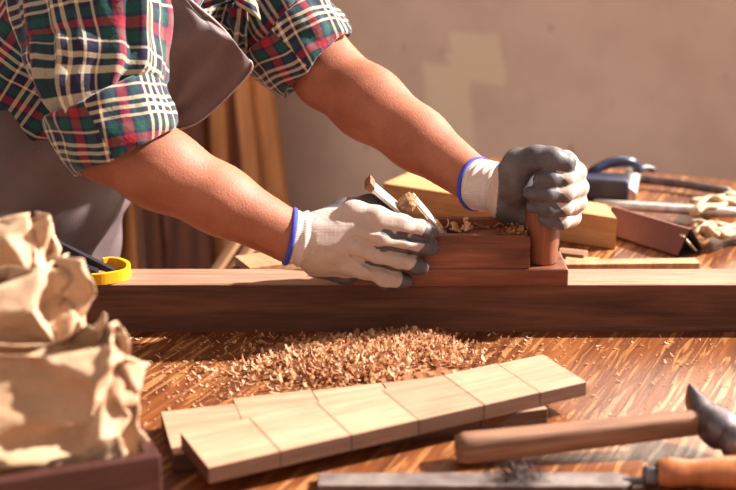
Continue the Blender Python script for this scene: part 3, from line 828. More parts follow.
bar4('jaw', j0, j1, .004, .0085, .002, M['black'], yc, iy)
bar4('lower_jaw', W(60, 262, 1.45), W(98, 275, 1.452), .006, .006, .006, M['black'], yc, iy)

# ------------------------------------------------------------------ wooden box with crumpled paper bags
bh = .058
k0 = G(161, 456, bh); k1 = G(0, 482, bh); bxd = (k1 - k0).normalized(); bn = Vector((bxd.y, -bxd.x, 0))
if bn.y < 0: bn = -bn
BW, BD = .235, .235
ctrb = k0 + bxd * BW / 2 + bn * BD / 2
an = math.atan2(-bxd.y, -bxd.x)
bxo = empty('wooden_box', (ctrb.x, ctrb.y, T), (0, 0, an)); tag(bxo, 'dark stained wooden box holding crumpled brown paper at the left front', 'box')
for sx_, sy_, s_ in ((0, -1, (BW, .011, bh)), (0, 1, (BW, .011, bh)), (-1, 0, (.011, BD - .022, bh)), (1, 0, (.011, BD - .022, bh))):
    obj('side', box(s_, (0, 0, bh / 2), .002, 3), M['dark_box'], bxo, (sx_ * (BW / 2 - .0055), sy_ * (BD / 2 - .0055), .0004))
obj('bottom', box((BW - .024, BD - .024, .006), (0, 0, .0035)), M['dark_box'], bxo)

def bag(ctr, rotz, wx, wy, hz, seed, label, lean=(0, 0)):
    """open crumpled bag: flat facets between sharp creases, zigzag rim"""
    rb = random.Random(seed); n, m = 9, 22; bm = bmesh.new(); rows = []
    for i in range(n):
        u = i / (n - 1); row = []
        for j in range(m):
            th = 2 * math.pi * (j + .5 * (i % 2)) / m; cx, sy = math.cos(th), math.sin(th)
            cx = math.copysign(abs(cx) ** .45, cx); sy = math.copysign(abs(sy) ** .45, sy)
            sq = 1 - .45 * u ** 1.5; am = .3 + .7 * min(1, u * 2.2)
            x = cx * wx * (1 - .05 * u) + rb.gauss(0, .0075) * am; y = sy * wy * sq + rb.gauss(0, .0095) * am
            z = u * hz + (rb.gauss(0, .006) if 0 < i else 0) + .02 * noise.noise(Vector((cx * 1.3 + seed, sy, 0))) * u
            row.append(bm.verts.new((x + lean[0] * u * u, y + lean[1] * u * u, z)))
        rows.append(row)
    for i in range(n - 1):
        for j in range(m):
            a_, b_, c_, d_ = rows[i][j], rows[i][(j + 1) % m], rows[i + 1][(j + 1) % m], rows[i + 1][j]
            if i % 2 == 0: bm.faces.new((a_, b_, d_)); bm.faces.new((b_, c_, d_))
            else: bm.faces.new((a_, b_, c_)); bm.faces.new((a_, c_, d_))
    bm.faces.new(rows[0][::-1])
    bmesh.ops.triangulate(bm, faces=bm.faces)
    bmesh.ops.subdivide_edges(bm, edges=bm.edges, cuts=4, use_grid_fill=True)
    sv = Vector((seed * 7.3, seed * 3.1, 0))
    bm.normal_update()
    for v in bm.verts:
        p = v.co; q = noise.voronoi(p * 62 + sv)[0]; r_ = min(q[1] - q[0], .5)
        k = min(1, max(0, p.z / (hz * .25)))
        v.co = p + v.normal * (.0030 * r_ * 2 - .002 + .0022 * noise.noise(p * 40 + sv)) * k
    m_ = bm_mesh(bm, True)
    o = obj('paper_bag', m_, M['kraft'], None, ctr, (0, 0, rotz))
    md = o.modifiers.new('thick', 'SOLIDIFY'); md.thickness = .0006
    return tag(o, label, 'paper bag', 'crumpled paper bags in the box')
def inbox(x, y, z=.009):
    v = Matrix.Rotation(an, 3, 'Z') @ Vector((x, y, z)); return Vector((ctrb.x, ctrb.y, T)) + v
bag(inbox(.015, -.068), an, .096, .031, .134, 1, 'crumpled brown paper bag at the front of the dark box, nearest the camera', (0, .01))
bag(inbox(-.006, -.003), an, .093, .027, .166, 2, 'crumpled brown paper bag in the middle of the dark box', (.0, 0))
bag(inbox(-.014, .062), an, .092, .026, .204, 3, 'tallest crumpled brown paper bag, at the back of the dark box', (-.0, 0))

# ------------------------------------------------------------------ leaning boards by the wall
def lean_board(pxt, pyt, pxb, wd, th, ln, mat, label, off=.0, cat='board'):
    """board leaning on the back wall: seen at (pxt,pyt) high up and running down towards column pxb"""
    o0 = .24 + off; _, zq = wall_xy(pxt, pyt, .1); ot = o0 - (o0 - .035) * zq / 1.70
    xt, zt2 = wall_xy(pxt, pyt, ot); xb, _ = wall_xy(pxb + (pxb - pxt) * 1.15, 553, .24 + off)
    base = wp + fd * xb - nd * (.24 + off); base.z = 0.004
    toppt = wp + fd * xt - nd * ot; toppt.z = zt2
    dv = (toppt - base).normalized(); ln = ln
    zax = dv; xax = (fd - zax * fd.dot(zax)).normalized(); yax = zax.cross(xax)
    Mm = Matrix((xax, yax, zax)).transposed().to_4x4()
    o = obj('leaning_board', box((wd, th, ln), (0, 0, ln / 2 + th * .3), .001), mat, None, base, Mm.to_euler())
    return tag(o, label, cat, 'boards leaning on the wall')
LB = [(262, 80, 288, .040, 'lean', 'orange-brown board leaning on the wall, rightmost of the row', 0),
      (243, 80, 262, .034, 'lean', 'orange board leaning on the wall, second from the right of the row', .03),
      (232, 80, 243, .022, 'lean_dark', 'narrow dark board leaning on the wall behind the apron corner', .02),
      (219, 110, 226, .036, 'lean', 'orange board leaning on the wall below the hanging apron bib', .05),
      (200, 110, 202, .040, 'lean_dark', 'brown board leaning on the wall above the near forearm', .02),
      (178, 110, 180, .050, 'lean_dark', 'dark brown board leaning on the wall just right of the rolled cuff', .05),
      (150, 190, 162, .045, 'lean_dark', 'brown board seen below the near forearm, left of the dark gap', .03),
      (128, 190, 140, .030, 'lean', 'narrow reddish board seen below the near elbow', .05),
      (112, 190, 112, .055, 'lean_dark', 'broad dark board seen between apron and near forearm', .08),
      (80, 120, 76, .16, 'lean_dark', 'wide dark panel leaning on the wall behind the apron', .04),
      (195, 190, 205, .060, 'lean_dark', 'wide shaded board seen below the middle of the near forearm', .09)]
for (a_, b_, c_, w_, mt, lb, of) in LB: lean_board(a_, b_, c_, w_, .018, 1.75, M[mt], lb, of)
# small pale sticks leaning the other way, low down
for (a_, b_, c_, d__, lb) in ((250, 222, 219, 268, 'pale stick slanting up behind the timber, leftmost of the three'), (268, 222, 236, 268, 'pale stick slanting up behind the timber, middle of the three'), (284, 232, 252, 268, 'pale stick slanting up behind the timber, rightmost of the three')):
    p0 = W(c_, d__, 2.12); p1 = W(a_, b_, 2.17); dv = (p1 - p0).normalized(); k = p0.z / dv.z; base = p0 - dv * (k - .004)
    xax = (fd - dv * fd.dot(dv)).normalized(); Mm = Matrix((xax, dv.cross(xax), dv)).transposed().to_4x4()
    L_ = k + (p1 - p0).length * 1.25
    o = obj('wooden_stick', box((.014, .014, L_), (0, 0, L_ / 2 + .006), .001), M['lean_pale'], None, base, Mm.to_euler()); tag(o, lb, 'stick', 'pale sticks behind the timber')

# ------------------------------------------------------------------ the carpenter
F_ = Vector((0.90, -0.43, 0)).normalized(); Sd = Vector((0.43, 0.90, 0)).normalized()   # facing, towards his left
shR = W(88, -92, 1.50); elR = W(108, 141, 1.425); wrR = W(290, 237, 1.405)
shL = W(222, -80, 1.80); elL = W(328, 74, 1.655); wrL = W(479, 184, 1.515)
shM = (shR + shL) / 2
hip = W(-18, 190, 1.66); hip.z = T + .12
print('upper arms', (shR - elR).length, (shL - elL).length, 'forearms', (elR - wrR).length, (elL - wrL).length, 'shoulders', (shR - shL).length, 'shoulder z', shR.z, shL.z, 'hip', hip, 'torso', (shM - hip).length)
pn = empty('person', (hip.x, hip.y, 0)); tag(pn, 'person in plaid shirt, grey apron and work gloves leaning over to push the hand plane', 'person')
ip = lambda p: Vector(p) - pn.location
tu = (shM - hip).normalized()
neck = shM + tu * .04; headc = neck + tu * .10 + F_ * .05 + Vector((0, 0, .05))
hu_ = (Vector((0, 0, 1)) + F_ * .25).normalized(); hf = (F_ - hu_ * F_.dot(hu_)); hf = (hf + Vector((0, 0, -.35))).normalized(); hu_ = (hu_ - hf * hu_.dot(hf)).normalized(); hsd = hu_.cross(hf)
kneeR = Vector((hip.x + .03, hip.y - .11, .50)); kneeL = Vector((hip.x + .02, hip.y + .14, .50))
ankR = Vector((hip.x + .06, hip.y - .14, .09)); ankL = Vector((hip.x - .14, hip.y + .16, .09))
hipR = hip - Sd * .09; hipL = hip + Sd * .09
Ax = np.array([list(hf), list(hsd), list(hu_)], np.float32).T
Tx = np.array([list(F_), list(Sd), list(tu)], np.float32).T
# forearm axes for gentle modelling
def lerp(a_, b_, u): return a_ + (b_ - a_) * u
handL = W(512, 190, 1.47); handR = W(330, 242, 1.41)
def body(P):
    d = ellipsoid(P, hip + tu * .0, (.105, .15, .12), Tx)
    d = smin(d, ellipsoid(P, lerp(hip, shM, .38), (.080, .12, .15), Tx), .03)
    d = smin(d, ellipsoid(P, lerp(hip, shM, .72), (.085, .13, .13), Tx), .02)
    d = smin(d, capsule(P, shR, shL, .050, .050), .02)
    for (s_, e_, w_, h_, K) in ((shR, elR, wrR, handR, 0), (shL, elL, wrL, handL, 1)):
        d = smin(d, capsule(P, s_, e_, .050, .041), .025)
        b_ = lerp(e_, w_, .28)
        a_ = smin(capsule(P, e_, b_, .040, .0395 if K == 0 else .039), capsule(P, b_, lerp(e_, w_, .62), .0395, .0345), .02)
        a_ = smin(a_, capsule(P, lerp(e_, w_, .6), w_, .0345, .0262 if K == 0 else .0245), .012)
        d = smin(d, a_, .012)
        d = smin(d, capsule(P, w_, h_, .023, .014), .01)
    d = smin(d, capsule(P, neck - tu * .03, headc - hu_ * .05, .056, .05), .03)
    hd_ = ellipsoid(P, headc + hu_ * .02, (.095, .075, .105), Ax)
    hd_ = smin(hd_, ellipsoid(P, headc - hu_ * .055 + hf * .03, (.062, .052, .06), Ax), .04)
    hd_ = smin(hd_, capsule(P, headc + hf * .09 + hu_ * .012, headc + hf * .108 - hu_ * .022, .008, .013), .012)
    hd_ = smin(hd_, capsule(P, headc + hf * .088 - hu_ * .052 - hsd * .014, headc + hf * .088 - hu_ * .052 + hsd * .014, .008, .008), .008)
    for s_ in (-1, 1):
        hd_ = -smin(-hd_, -(-(ellipsoid(P, headc + hf * .094 + hsd * s_ * .032 + hu_ * .012, (.014, .016, .011), Ax))), .008)
        hd_ = smin(hd_, ellipsoid(P, headc + hsd * s_ * .078 - hf * .004 - hu_ * .005, (.018, .008, .03), Ax), .006)
    d = smin(d, hd_, .02)
    for (h_, k_, a_) in ((hipR, kneeR, ankR), (hipL, kneeL, ankL)):
        d = smin(d, capsule(P, h_, k_, .082, .055), .04); d = smin(d, capsule(P, k_, a_, .053, .036), .02)
        d = smin(d, capsule(P, a_ - Vector((0, 0, .035)), a_ + F_ * .14 - Vector((0, 0, .055)), .036, .026), .02)
    return d
bme, V = nets(body, (min(hip.x - .35, shR.x - .2), 1.28, 0.0), (W(520, 190, 1.47).x + .02, 2.1, headc.z + .2), .0065)
for v in bme.vertices: v.co -= pn.location
bo = obj('body', bme, M['skin'], pn)
for s_ in (-1, 1):
    bm = bmesh.new(); bmesh.ops.create_uvsphere(bm, u_segments=16, v_segments=10, radius=.0112); e_ = obj('eye', bm_mesh(bm, True), M['eye'], pn, ip(headc + hf * .0735 + hsd * s_ * .032 + hu_ * .012))
    bm = bmesh.new(); bmesh.ops.create_uvsphere(bm, u_segments=12, v_segments=8, radius=.006); obj('iris', bm_mesh(bm, True), M['iris'], e_, hf * .0075)
def hairf(P):
    d = ellipsoid(P, headc + hu_ * .03 - hf * .012, (.103, .084, .106), Ax)
    q = (P - np.array(headc + hf * .045 + hu_ * .02, np.float32)) @ np.array(hf * .8 - hu_ * .6, np.float32)
    return np.maximum(d + .004 * sines(P, 120, 3), q)
hme, _ = nets(hairf, headc - Vector((.16,) * 3), headc + Vector((.16,) * 3), .006)
for v in hme.vertices: v.co -= pn.location
obj('hair', hme, M['hair'], pn)
def legs(P):
    d = 9
    for (h_, k_, a_) in ((hipR, kneeR, ankR), (hipL, kneeL, ankL)):
        d = np.minimum(d, smin(capsule(P, h_, k_, .094, .070), capsule(P, k_, a_ + Vector((0, 0, .01)), .070, .056), .03))
    d = smin(d, ellipsoid(P, hip, (.125, .175, .12), Tx), .03)
    d = np.maximum(d, .06 - P[..., 2]); return d + .0025 * sines(P, 45, 5)
lme, _ = nets(legs, (hip.x - .35, hip.y - .38, .03), (hip.x + .35, hip.y + .4, hip.z + .16), .010)
for v in lme.vertices: v.co -= pn.location
obj('trousers', lme, M['trousers'], pn)
for a_ in (ankR, ankL):
    def shoe(P, a_=a_):
        d = smin(capsule(P, a_ - Vector((0, 0, .045)) - F_ * .03, a_ + F_ * .15 - Vector((0, 0, .055)), .044, .036), capsule(P, a_ - Vector((0, 0, .04)), a_ + Vector((0, 0, .0)), .045, .042), .03)
        return np.maximum(d, .002 - P[..., 2])
    sme, _ = nets(shoe, a_ - Vector((.25, .25, .1)), a_ + Vector((.25, .25, .08)), .008)
    for v in sme.vertices: v.co -= pn.location
    obj('shoe', sme, M['shoe'], pn)

# shirt: torso
rs = random.Random(11)
sh = empty('shirt', (0, 0, 0)); sh.parent = pn
def ellsweep(secs, n=40, m=72, disp=None, a0=0, a1=2 * math.pi):
    """secs: (centre, axisA, ra, axisB, rb)"""
    keys = [np.concatenate([np.array(c), np.array(A_) * ra, np.array(B_) * rb]) for c, A_, ra, B_, rb in secs]
    K = catmull(keys, n); P = np.zeros((n, m, 3)); closed = abs(a1 - a0 - 2 * math.pi) < 1e-6
    for i in range(n):
        for j in range(m):
            th = a0 + (a1 - a0) * j / (m if closed else m - 1)
            d = math.cos(th) * K[i, 3:6] + math.sin(th) * K[i, 6:9]
            dl = disp(i / (n - 1), th) if disp else 0
            P[i, j] = K[i, :3] + d * (1 + dl / np.linalg.norm(d)) - np.array(pn.location)
    L = np.concatenate([[0], np.cumsum(np.linalg.norm(np.diff(K[:, :3], axis=0), axis=1))])
    return grid(P, lambda i, j: ((a1 - a0) * j / m * .135, L[i]), closed_u=closed)
nrm = lambda v: Vector(v).normalized()
ff = nrm(F_ - tu * F_.dot(tu))
secs = [(hip + tu * .02, ff, .110, Sd, .155), (lerp(hip, shM, .25), ff, .116, Sd, .160), (lerp(hip, shM, .5), ff, .128, Sd, .172), (lerp(hip, shM, .78), ff, .130, Sd, .180), (lerp(hip, shM, .95), ff, .105, Sd, .165), (shM + tu * .045, ff, .075, Sd, .095), (shM + tu * .075, ff, .064, Sd, .064)]
def td(u, th): return .008 * (1 - 2.4 * abs(noise.noise(Vector((math.cos(th) * 2.4, math.sin(th) * 2.4, u * 5 + 3))))) + .006 * math.sin(3 * th + 9 * u) + .007 * noise.noise(Vector((math.cos(th) * 2, math.sin(th) * 2, u * 6))) + .004 * noise.noise(Vector((math.cos(th) * 5, math.sin(th) * 5, u * 13)))
tors = obj('torso_cloth', ellsweep(secs, disp=td), M['plaid'], sh)

# sleeves
def sleeve_disp(seed, gath=.5, amp=1.0):
    def f(u, th):
        a_ = math.cos(th); b_ = math.sin(th)
        lowf = noise.noise(Vector((a_ * 1.6 + seed, b_ * 1.6, u * 2.2)))
        long_ = noise.noise(Vector((a_ * 3.6, b_ * 3.6 + seed, u * 1.1)))
        ring = noise.noise(Vector((a_ * 1.3, b_ * 1.3 + seed, u * 9)))
        sharp = 1 - 2.4 * abs(noise.noise(Vector((a_ * 2.9 + seed, b_ * 2.9, u * 1.3 + seed))))
        amp_ = amp * max(0, min(1, (1 - u) / .18)) if u > .8 else amp
        return amp_ * (.010 * lowf + .012 * long_ + .006 * sharp + .011 * ring * u)
    return f
axR = (elR - shR).normalized()
cR = W(101, 97, 1.43)
dirR = (wrR - elR).normalized()
me = tube([ip(shR - Vector((.05, -.10, -.02))), ip(lerp(shR, cR, .12)), ip(lerp(shR, cR, .4) + Vector((-.004, 0, 0))), ip(lerp(shR, cR, .72)), ip(W(96, 84, 1.43)), ip(W(99, 94, 1.43))],
          [.095, .088, .072, .067, .060, .038], 60, 84, sleeve_disp(3.3), side=(0, -1, 0))
obj('sleeve', me, M['plaid'], sh)
def cuff(a_, b_, r0, r1, tilt, seed, name='rolled_cuff', ell=(1, 1)):
    """rolled band: outer skin from a to b, over the lip and back inside"""
    ax_ = (b_ - a_).normalized(); s_ = Vector((0, -1, 0)); e1 = (s_ - ax_ * s_.dot(ax_)).normalized(); e2 = ax_.cross(e1)
    prof_ = [(.02, r0 * .84), (.0, r0 * .95), (.03, r0 * 1.03), (.2, r0 * 1.05), (.45, (r0 + r1) / 2 * 1.04), (.7, (r0 + r1) / 2 * 1.03), (.9, r1 * 1.02), (1.0, r1 * .985), (1.02, r1 * .94), (.97, r1 * .90), (.8, r1 * .87), (.4, r1 * .83)]
    L_ = (b_ - a_).length; n = 46; m = 96; K = catmull([(u, r, 0) for u, r in prof_], n); P = np.zeros((n, m, 3))
    Ls = np.concatenate([[0], np.cumsum(np.linalg.norm(np.diff(K[:, :2] * [L_, 1], axis=0), axis=1))])
    for i in range(n):
        for j in range(m):
            th = 2 * math.pi * j / m; c_, d_ = math.cos(th), math.sin(th); u, r = K[i, 0], K[i, 1]
            r += .004 * noise.noise(Vector((c_ * 1.7 + seed, d_ * 1.7, u * 2))) + .0028 * noise.noise(Vector((c_ * 4 + seed, d_ * 4, u * 3)))
            sk = tilt[0] * c_ + tilt[1] * d_
            uu = u * L_ + sk * u + .004 * noise.noise(Vector((c_ * 2.2, d_ * 2.2 + seed, 5))) 
            p = a_ + ax_ * uu + e1 * c_ * r * ell[0] + e2 * d_ * r * ell[1]
            P[i, j] = ip(p)
    return obj(name, grid(P, lambda i, j: (2 * math.pi * r0 * j / m, Ls[i]), closed_u=True), M['plaid_bias'], sh)
cuff(W(97, 92, 1.428), W(126, 148, 1.423), .0615, .0605, (0, 0), 1.7)
# the loose fold hanging behind the elbow
bm = bmesh.new(); bmesh.ops.create_icosphere(bm, subdivisions=4, radius=1)
for v in bm.verts:
    p = v.co.copy(); p *= 1 + .25 * noise.noise(p * 2.2)
    v.co = ip(W(84, 158, 1.44) + Vector((p.x * .019, p.y * .02, p.z * .016)))
me = bm_mesh(bm, True); uvl = me.uv_layers.new(name='UVMap')
for pl_ in me.polygons:
    for li in pl_.loop_indices:
        c_ = me.vertices[me.loops[li].vertex_index].co; uvl.data[li].uv = (c_.x * 1.2 + c_.z * .3, c_.z * 1.2)
obj('cuff_fold', me, M['plaid_bias'], sh)

cL = W(287, 34, 1.675)
me = tube([ip(shL + Vector((-.05, .03, .0))), ip(lerp(shL, cL, .2)), ip(lerp(shL, cL, .55)), ip(lerp(shL, cL, .85)), ip(W(298, 48, 1.672))],
          [.095, .084, .072, .062, .05], 50, 80, sleeve_disp(8.1), side=(0, -1, 0))
obj('sleeve', me, M['plaid'], sh)
cuff(W(280, 27, 1.675), W(316, 64, 1.665), .063, .0595, (0, 0), 5.2)

# collar and placket
def patchq(corn, n=14, bul=.0, wav=0.0, seed=0, th=.0012, uv=1.0, mat='plaid', name='cloth', par=None, smooth=True):
    a_, b_, c_, d_ = [Vector(c) for c in corn]; P = np.zeros((n, n, 3)); nn_ = (b_ - a_).cross(d_ - a_).normalized()
    if nn_.y > 0: nn_ = -nn_
    for i in range(n):
        for j in range(n):
            u, v = i / (n - 1), j / (n - 1); p = a_.lerp(b_, u).lerp(d_.lerp(c_, u), v)
            p = p + nn_ * (bul * math.sin(math.pi * u) * math.sin(math.pi * v) + wav * noise.noise(Vector((u * 4 + seed, v * 4, seed))))
            P[i, j] = ip(p)
    la, lb_ = (b_ - a_).length, (d_ - a_).length
    o = obj(name, grid(P, lambda i, j: (la * i / (n - 1) * uv, lb_ * j / (n - 1) * uv)), M[mat], par)
    md = o.modifiers.new('thick', 'SOLIDIFY'); md.thickness = th; return o
yk = 1.60
patchq([W(196, -16, yk + .02), W(204, 9, yk), W(232, 0, yk), W(228, -22, yk + .02)], bul=.004, wav=.002, name='collar', par=sh)
patchq([W(228, -20, yk), W(236, 4, yk), W(261, 21, yk), W(252, -14, yk + .02)], bul=.004, wav=.002, name='collar', par=sh)
patchq([W(226, 4, yk + .01), W(248, 8, yk + .01), W(246, 60, yk + .04), W(214, 46, yk + .04)], n=24, bul=.006, wav=.012, seed=3, name='placket', par=sh)
patchq([W(238, -20, yk + .06), W(300, -10, yk + .09), W(292, 60, yk + .09), W(240, 70, yk + .06)], n=30, bul=.02, wav=.02, seed=6, name='chest_cloth', par=sh)

# apron
ap = empty('apron', (0, 0, 0)); ap.parent = pn
def coons(L_, R_, T_, B_, n=50, m=50, disp=None, name='bib', par=None, mat='apron'):
    """curves given as point lists; T from L[0] to R[0], B from L[-1] to R[-1]"""
    l = catmull(L_, n); r = catmull(R_, n); tp = catmull(T_, m); bt = catmull(B_, m); P = np.zeros((n, m, 3))
    for i in range(n):
        v = i / (n - 1)
        for j in range(m):
            u = j / (m - 1)
            p = (1 - u) * l[i] + u * r[i] + (1 - v) * tp[j] + v * bt[j] - ((1 - u) * (1 - v) * l[0] + u * (1 - v) * r[0] + (1 - u) * v * l[-1] + u * v * r[-1])
            if disp: p = p + disp(u, v) * min(1, 5 * (1 - u), 5 * v)
            P[i, j] = ip(p)
    o = obj(name, grid(P), M[mat], par); md = o.modifiers.new('thick', 'SOLIDIFY'); md.thickness = .0016; md.offset = 0
    return o, tp, bt, l, r
TR = W(150, -40, 1.50); TL = W(246, 59, 1.585); BR_ = W(96, 120, 1.56); BL = W(172, 131, 1.60)
def bd(u, v): return np.array(F_) * .022 * noise.noise(Vector((u * 3, v * 3, 2))) + np.array((0, -.018 * noise.noise(Vector((u * 5, v * 2.5, 7))), 0)) + np.array((0, -.006, .002)) * math.sin(9 * (u + v))
bib, tp, bt, l_, r_ = coons([TR, W(140, 30, 1.5), BR_], [TL, W(252, 70, 1.59), W(222, 103, 1.60), W(196, 124, 1.60), BL], [TR, W(190, 0, 1.515), W(222, 28, 1.54), TL], [BR_, W(135, 132, 1.58), BL], disp=bd, par=ap)
hem = obj('hem', tube([ip(Vector(tp[k]) + Vector((0, -.003, 0.001))) for k in range(0, 50, 7)], [.0013] * 8, 40, 8), M['seam'], bib)
hem2 = obj('hem', tube([ip(Vector(r_[k]) + Vector((0, -.003, 0.001))) for k in range(0, 50, 7)], [.0013] * 8, 40, 8), M['seam'], bib)
# neck strap
obj('neck_strap', tube([ip(tp[0]), ip(lerp(Vector(tp[0]), neck, .5) + Vector((0, -.03, .04))), ip(neck - F_ * .06 + Vector((0, 0, .02)))], [.009, .009, .009], 16, 10, ell=(.2, 1)), M['apron'], ap)
# skirt, wrapped round hips
wst = W(30, 84, 1.665)
secs = [(lerp(wst, hip, -.25) , ff, .138, Sd, .185), (wst, F_, .150, Sd, .19), (W(20, 150, 1.66), F_, .146, Sd, .190), (W(0, 200, 1.655), F_, .148, Sd, .19), (W(-28, 260, 1.65), F_, .150, Sd, .195), (W(-50, 400, 1.65), F_, .15, Sd, .21), (W(-50, 560, 1.65), F_, .16, Sd, .22)]
def ad(u, th):
    return .010 * math.sin(7 * th + 3 * math.sin(4 * u)) * (.3 + u) + .024 * noise.noise(Vector((th * 1.6, u * 5, 1))) + .010 * noise.noise(Vector((th * 2.5 + u * 6, u * 9, 4)))
sk = obj('skirt', ellsweep(secs, 70, 110, ad, -math.radians(115), math.radians(115)), M['apron'], ap); md = sk.modifiers.new('thick', 'SOLIDIFY'); md.thickness = .0018
obj('waist_strap', tube([ip(wst + F_ * .155 * math.cos(a_) + Sd * .195 * math.sin(a_)) for a_ in [k * math.pi / 12 for k in range(6, 19)]], [.01] * 13, 40, 10, ell=(.2, 1), side=(0, 0, 1)), M['apron'], ap)

# ---- gloves
def glove(fingers, palm, coatfn, bounds, name, wr, extra=None, label=None, kf=.0014, seed=0, fold=(.45, 1, 1), carve=None):
    def f(P):
        d = None
        for ch in palm:
            for (a_, b_) in zip(ch[:-1], ch[1:]):
                c = capsule(P, a_[0], b_[0], a_[1], b_[1]); d = c if d is None else smin(d, c, .010)
        fd_ = None
        for ch in fingers:
            c = None
            for (a_, b_) in zip(ch[:-1], ch[1:]):
                q = capsule(P, a_[0], b_[0], a_[1], b_[1]); c = q if c is None else smin(c, q, .005)
            fd_ = c if fd_ is None else smin(fd_, c, kf)
        d = smin(d, fd_, .006)
        for v_ in (carve or []):
            for i_ in range(len(v_) - 1): d = -smin(-d, capsule(P, v_[i_], v_[i_ + 1], .0012 if len(v_) > 3 and i_ == 0 else .0022, .0026 if len(v_) > 3 else .001), .005)
        for (a_, ra, b_, rb) in (extra or []): d = smin(d, capsule(P, a_, b_, ra, rb), .004)
        # slack cloth: soft creases
        d = d + .0007 * sines(P, 260, seed, 6) + .0010 * sines(P, 120, seed + 1, 5)
        w_ = sines(P * np.array(fold, np.float32), 330, seed + 3, 3)
        d = d - .0008 * np.maximum(0, w_ - .15) + .0012 * np.maximum(0, -w_ - .2)
        return d
    me, V = nets(f, bounds[0], bounds[1], .00125)
    at = me.attributes.new('coat', 'FLOAT', 'POINT')
    co_ = np.empty(len(me.vertices) * 3, np.float32); me.vertices.foreach_get('co', co_); co_ = co_.reshape(-1, 3)
    at.data.foreach_set('value', coatfn(co_).astype(np.float32))
    for v in me.vertices: v.co -= pn.location
    o = obj(name, me, M['glove'], pn); o['label'] = label
    md = o.modifiers.new('sm', 'SMOOTH'); md.iterations = 1; md.factor = .4
    return o
def segdist(co_, pts):
    """nearest point data along polyline: (distance, param 0..1, vector from bone)"""
    best = np.full(len(co_), 9.0); par = np.zeros(len(co_)); vec = np.zeros((len(co_), 3)); n_ = len(pts) - 1
    for k in range(n_):
        a_ = np.array(pts[k][0]); b_ = np.array(pts[k + 1][0]); ab = b_ - a_
        t_ = np.clip((co_ - a_) @ ab / (ab @ ab), 0, 1); w_ = co_ - a_ - t_[:, None] * ab; d_ = np.linalg.norm(w_, axis=1)
        m_ = d_ < best; best[m_] = d_[m_]; par[m_] = (k + t_[m_]) / n_; vec[m_] = w_[m_]
    return best, par, vec
# right hand (near)
Y = py0 - .0112
F1 = [[(W(354, 214, Y - .002), .0130), (W(376, 219, Y - .008), .0122), (W(402, 226, Y - .006), .0112), (W(420, 230, Y - .001), .0102), (W(430, 233, Y + .001), .0090)],
      [(W(356, 231, Y - .010), .0125), (W(380, 237, Y - .013), .0118), (W(404, 242, Y - .008), .0108), (W(422, 245, Y - .002), .0102), (W(431, 247, Y + .001), .0090)],
      [(W(352, 247, Y - .012), .0120), (W(374, 255, Y - .013), .0112), (W(396, 261, Y - .007), .0102), (W(413, 265, Y - .002), .0096), (W(421, 267, Y + .001), .0086)],
      [(W(344, 262, Y - .008), .0112), (W(364, 270, Y - .010), .0102), (W(382, 277, Y - .006), .0090), (W(397, 280, Y - .001), .0086), (W(405, 281, Y + .002), .0078)]]
wr1 = W(297, 239, 1.407)
P1 = [[(wr1, .0245), (W(325, 243, 1.409), .0258), (F1[0][0][0], .0135)], [(W(325, 240, 1.405), .024), (F1[1][0][0], .0135)], [(W(325, 246, 1.405), .024), (F1[2][0][0], .0130)],
      [(W(322, 252, 1.407), .021), (F1[3][0][0], .0125)],
      [(W(318, 262, 1.412), .016), (W(345, 273, 1.412), .0130)],
      [(W(322, 228, 1.42), .018), (W(345, 213, 1.440), .0145), (W(368, 206, 1.455), .0115), (W(388, 207, 1.463), .0095)]]
ex1 = []
for pts_ in ([(348, 258, -.018), (366, 271, -.020), (384, 287, -.010), (398, 284, -.007)], [(338, 222, -.016), (350, 236, -.021)]):
    q_ = [W(a_, b_, Y + c_) for a_, b_, c_ in pts_]
    for i_ in range(len(q_) - 1): ex1.append((q_[i_], .0024 - .0008 * (i_ == 0), q_[i_ + 1], .0026 - .0010 * (i_ == len(q_) - 2)))
VAL = [[(358, 219, -.021), (374, 229, -.0225), (394, 235, -.021), (412, 238, -.015), (426, 240, -.008)], [(356, 238, -.0235), (374, 246, -.0245), (392, 251, -.021), (408, 254, -.014), (420, 256, -.008)],
       [(348, 253, -.022), (366, 263, -.022), (384, 269, -.017), (400, 272, -.010), (410, 273, -.006)]]
VAL = [[W(a_, b_, Y + c_) for a_, b_, c_ in v_] for v_ in VAL]
def coat1(c):
    out = np.zeros(len(c)); best = np.full(len(c), 9.0)
    pd = np.array([0, .55, -.83])
    for k, ch in enumerate(F1):
        d_, p_, v_ = segdist(c, ch); m_ = d_ < best; best[m_] = d_[m_]
        q = (v_ @ pd) / np.maximum(d_, 1e-5)
        val = np.maximum(np.clip((p_ - (.72, .66, .66, .74)[k]) * 9 + .5 - .8 * np.clip(-q, 0, 1) * (p_ < .9), 0, 1), np.clip((q - .12) * 4 + .5, 0, 1) * np.clip((p_ - .12) * 8, 0, 1))
        out[m_] = val[m_]
    for v_ in VAL[:3]:
        d_, p_, _v = segdist(c, [(q_, 0) for q_ in v_]); out = np.maximum(out, np.clip((.0052 - d_) * 500 + .2, 0, 1) * np.clip((p_ - .25) * 5, 0, 1))
    hy = segdist(c, [(W(316, 268, 1.416), 0), (W(350, 281, 1.414), 0)])[0]
    low = np.clip((.0165 - hy) * 300 + .5, 0, 1); thumb = np.clip((.02 - segdist(c, P1[5][1:])[0]) * 300, 0, 1)
    back = np.clip((c[:, 1] - 1.424) * 200 + .5, 0, 1)
    return np.maximum.reduce([out, low, thumb * np.clip((c[:, 0] - W(352, 200, 1.44).x) * 200, 0, 1), back])
lo_ = W(285, 300, 1.36); g1 = glove(F1, P1, coat1, ((wr1.x - .012, 1.35, T + .045), (W(445, 200, 1.4).x, 1.485, W(340, 180, 1.42).z)), 'glove', wr1, ex1, 'glove on the near hand gripping the rear of the hand plane', seed=2, carve=VAL)
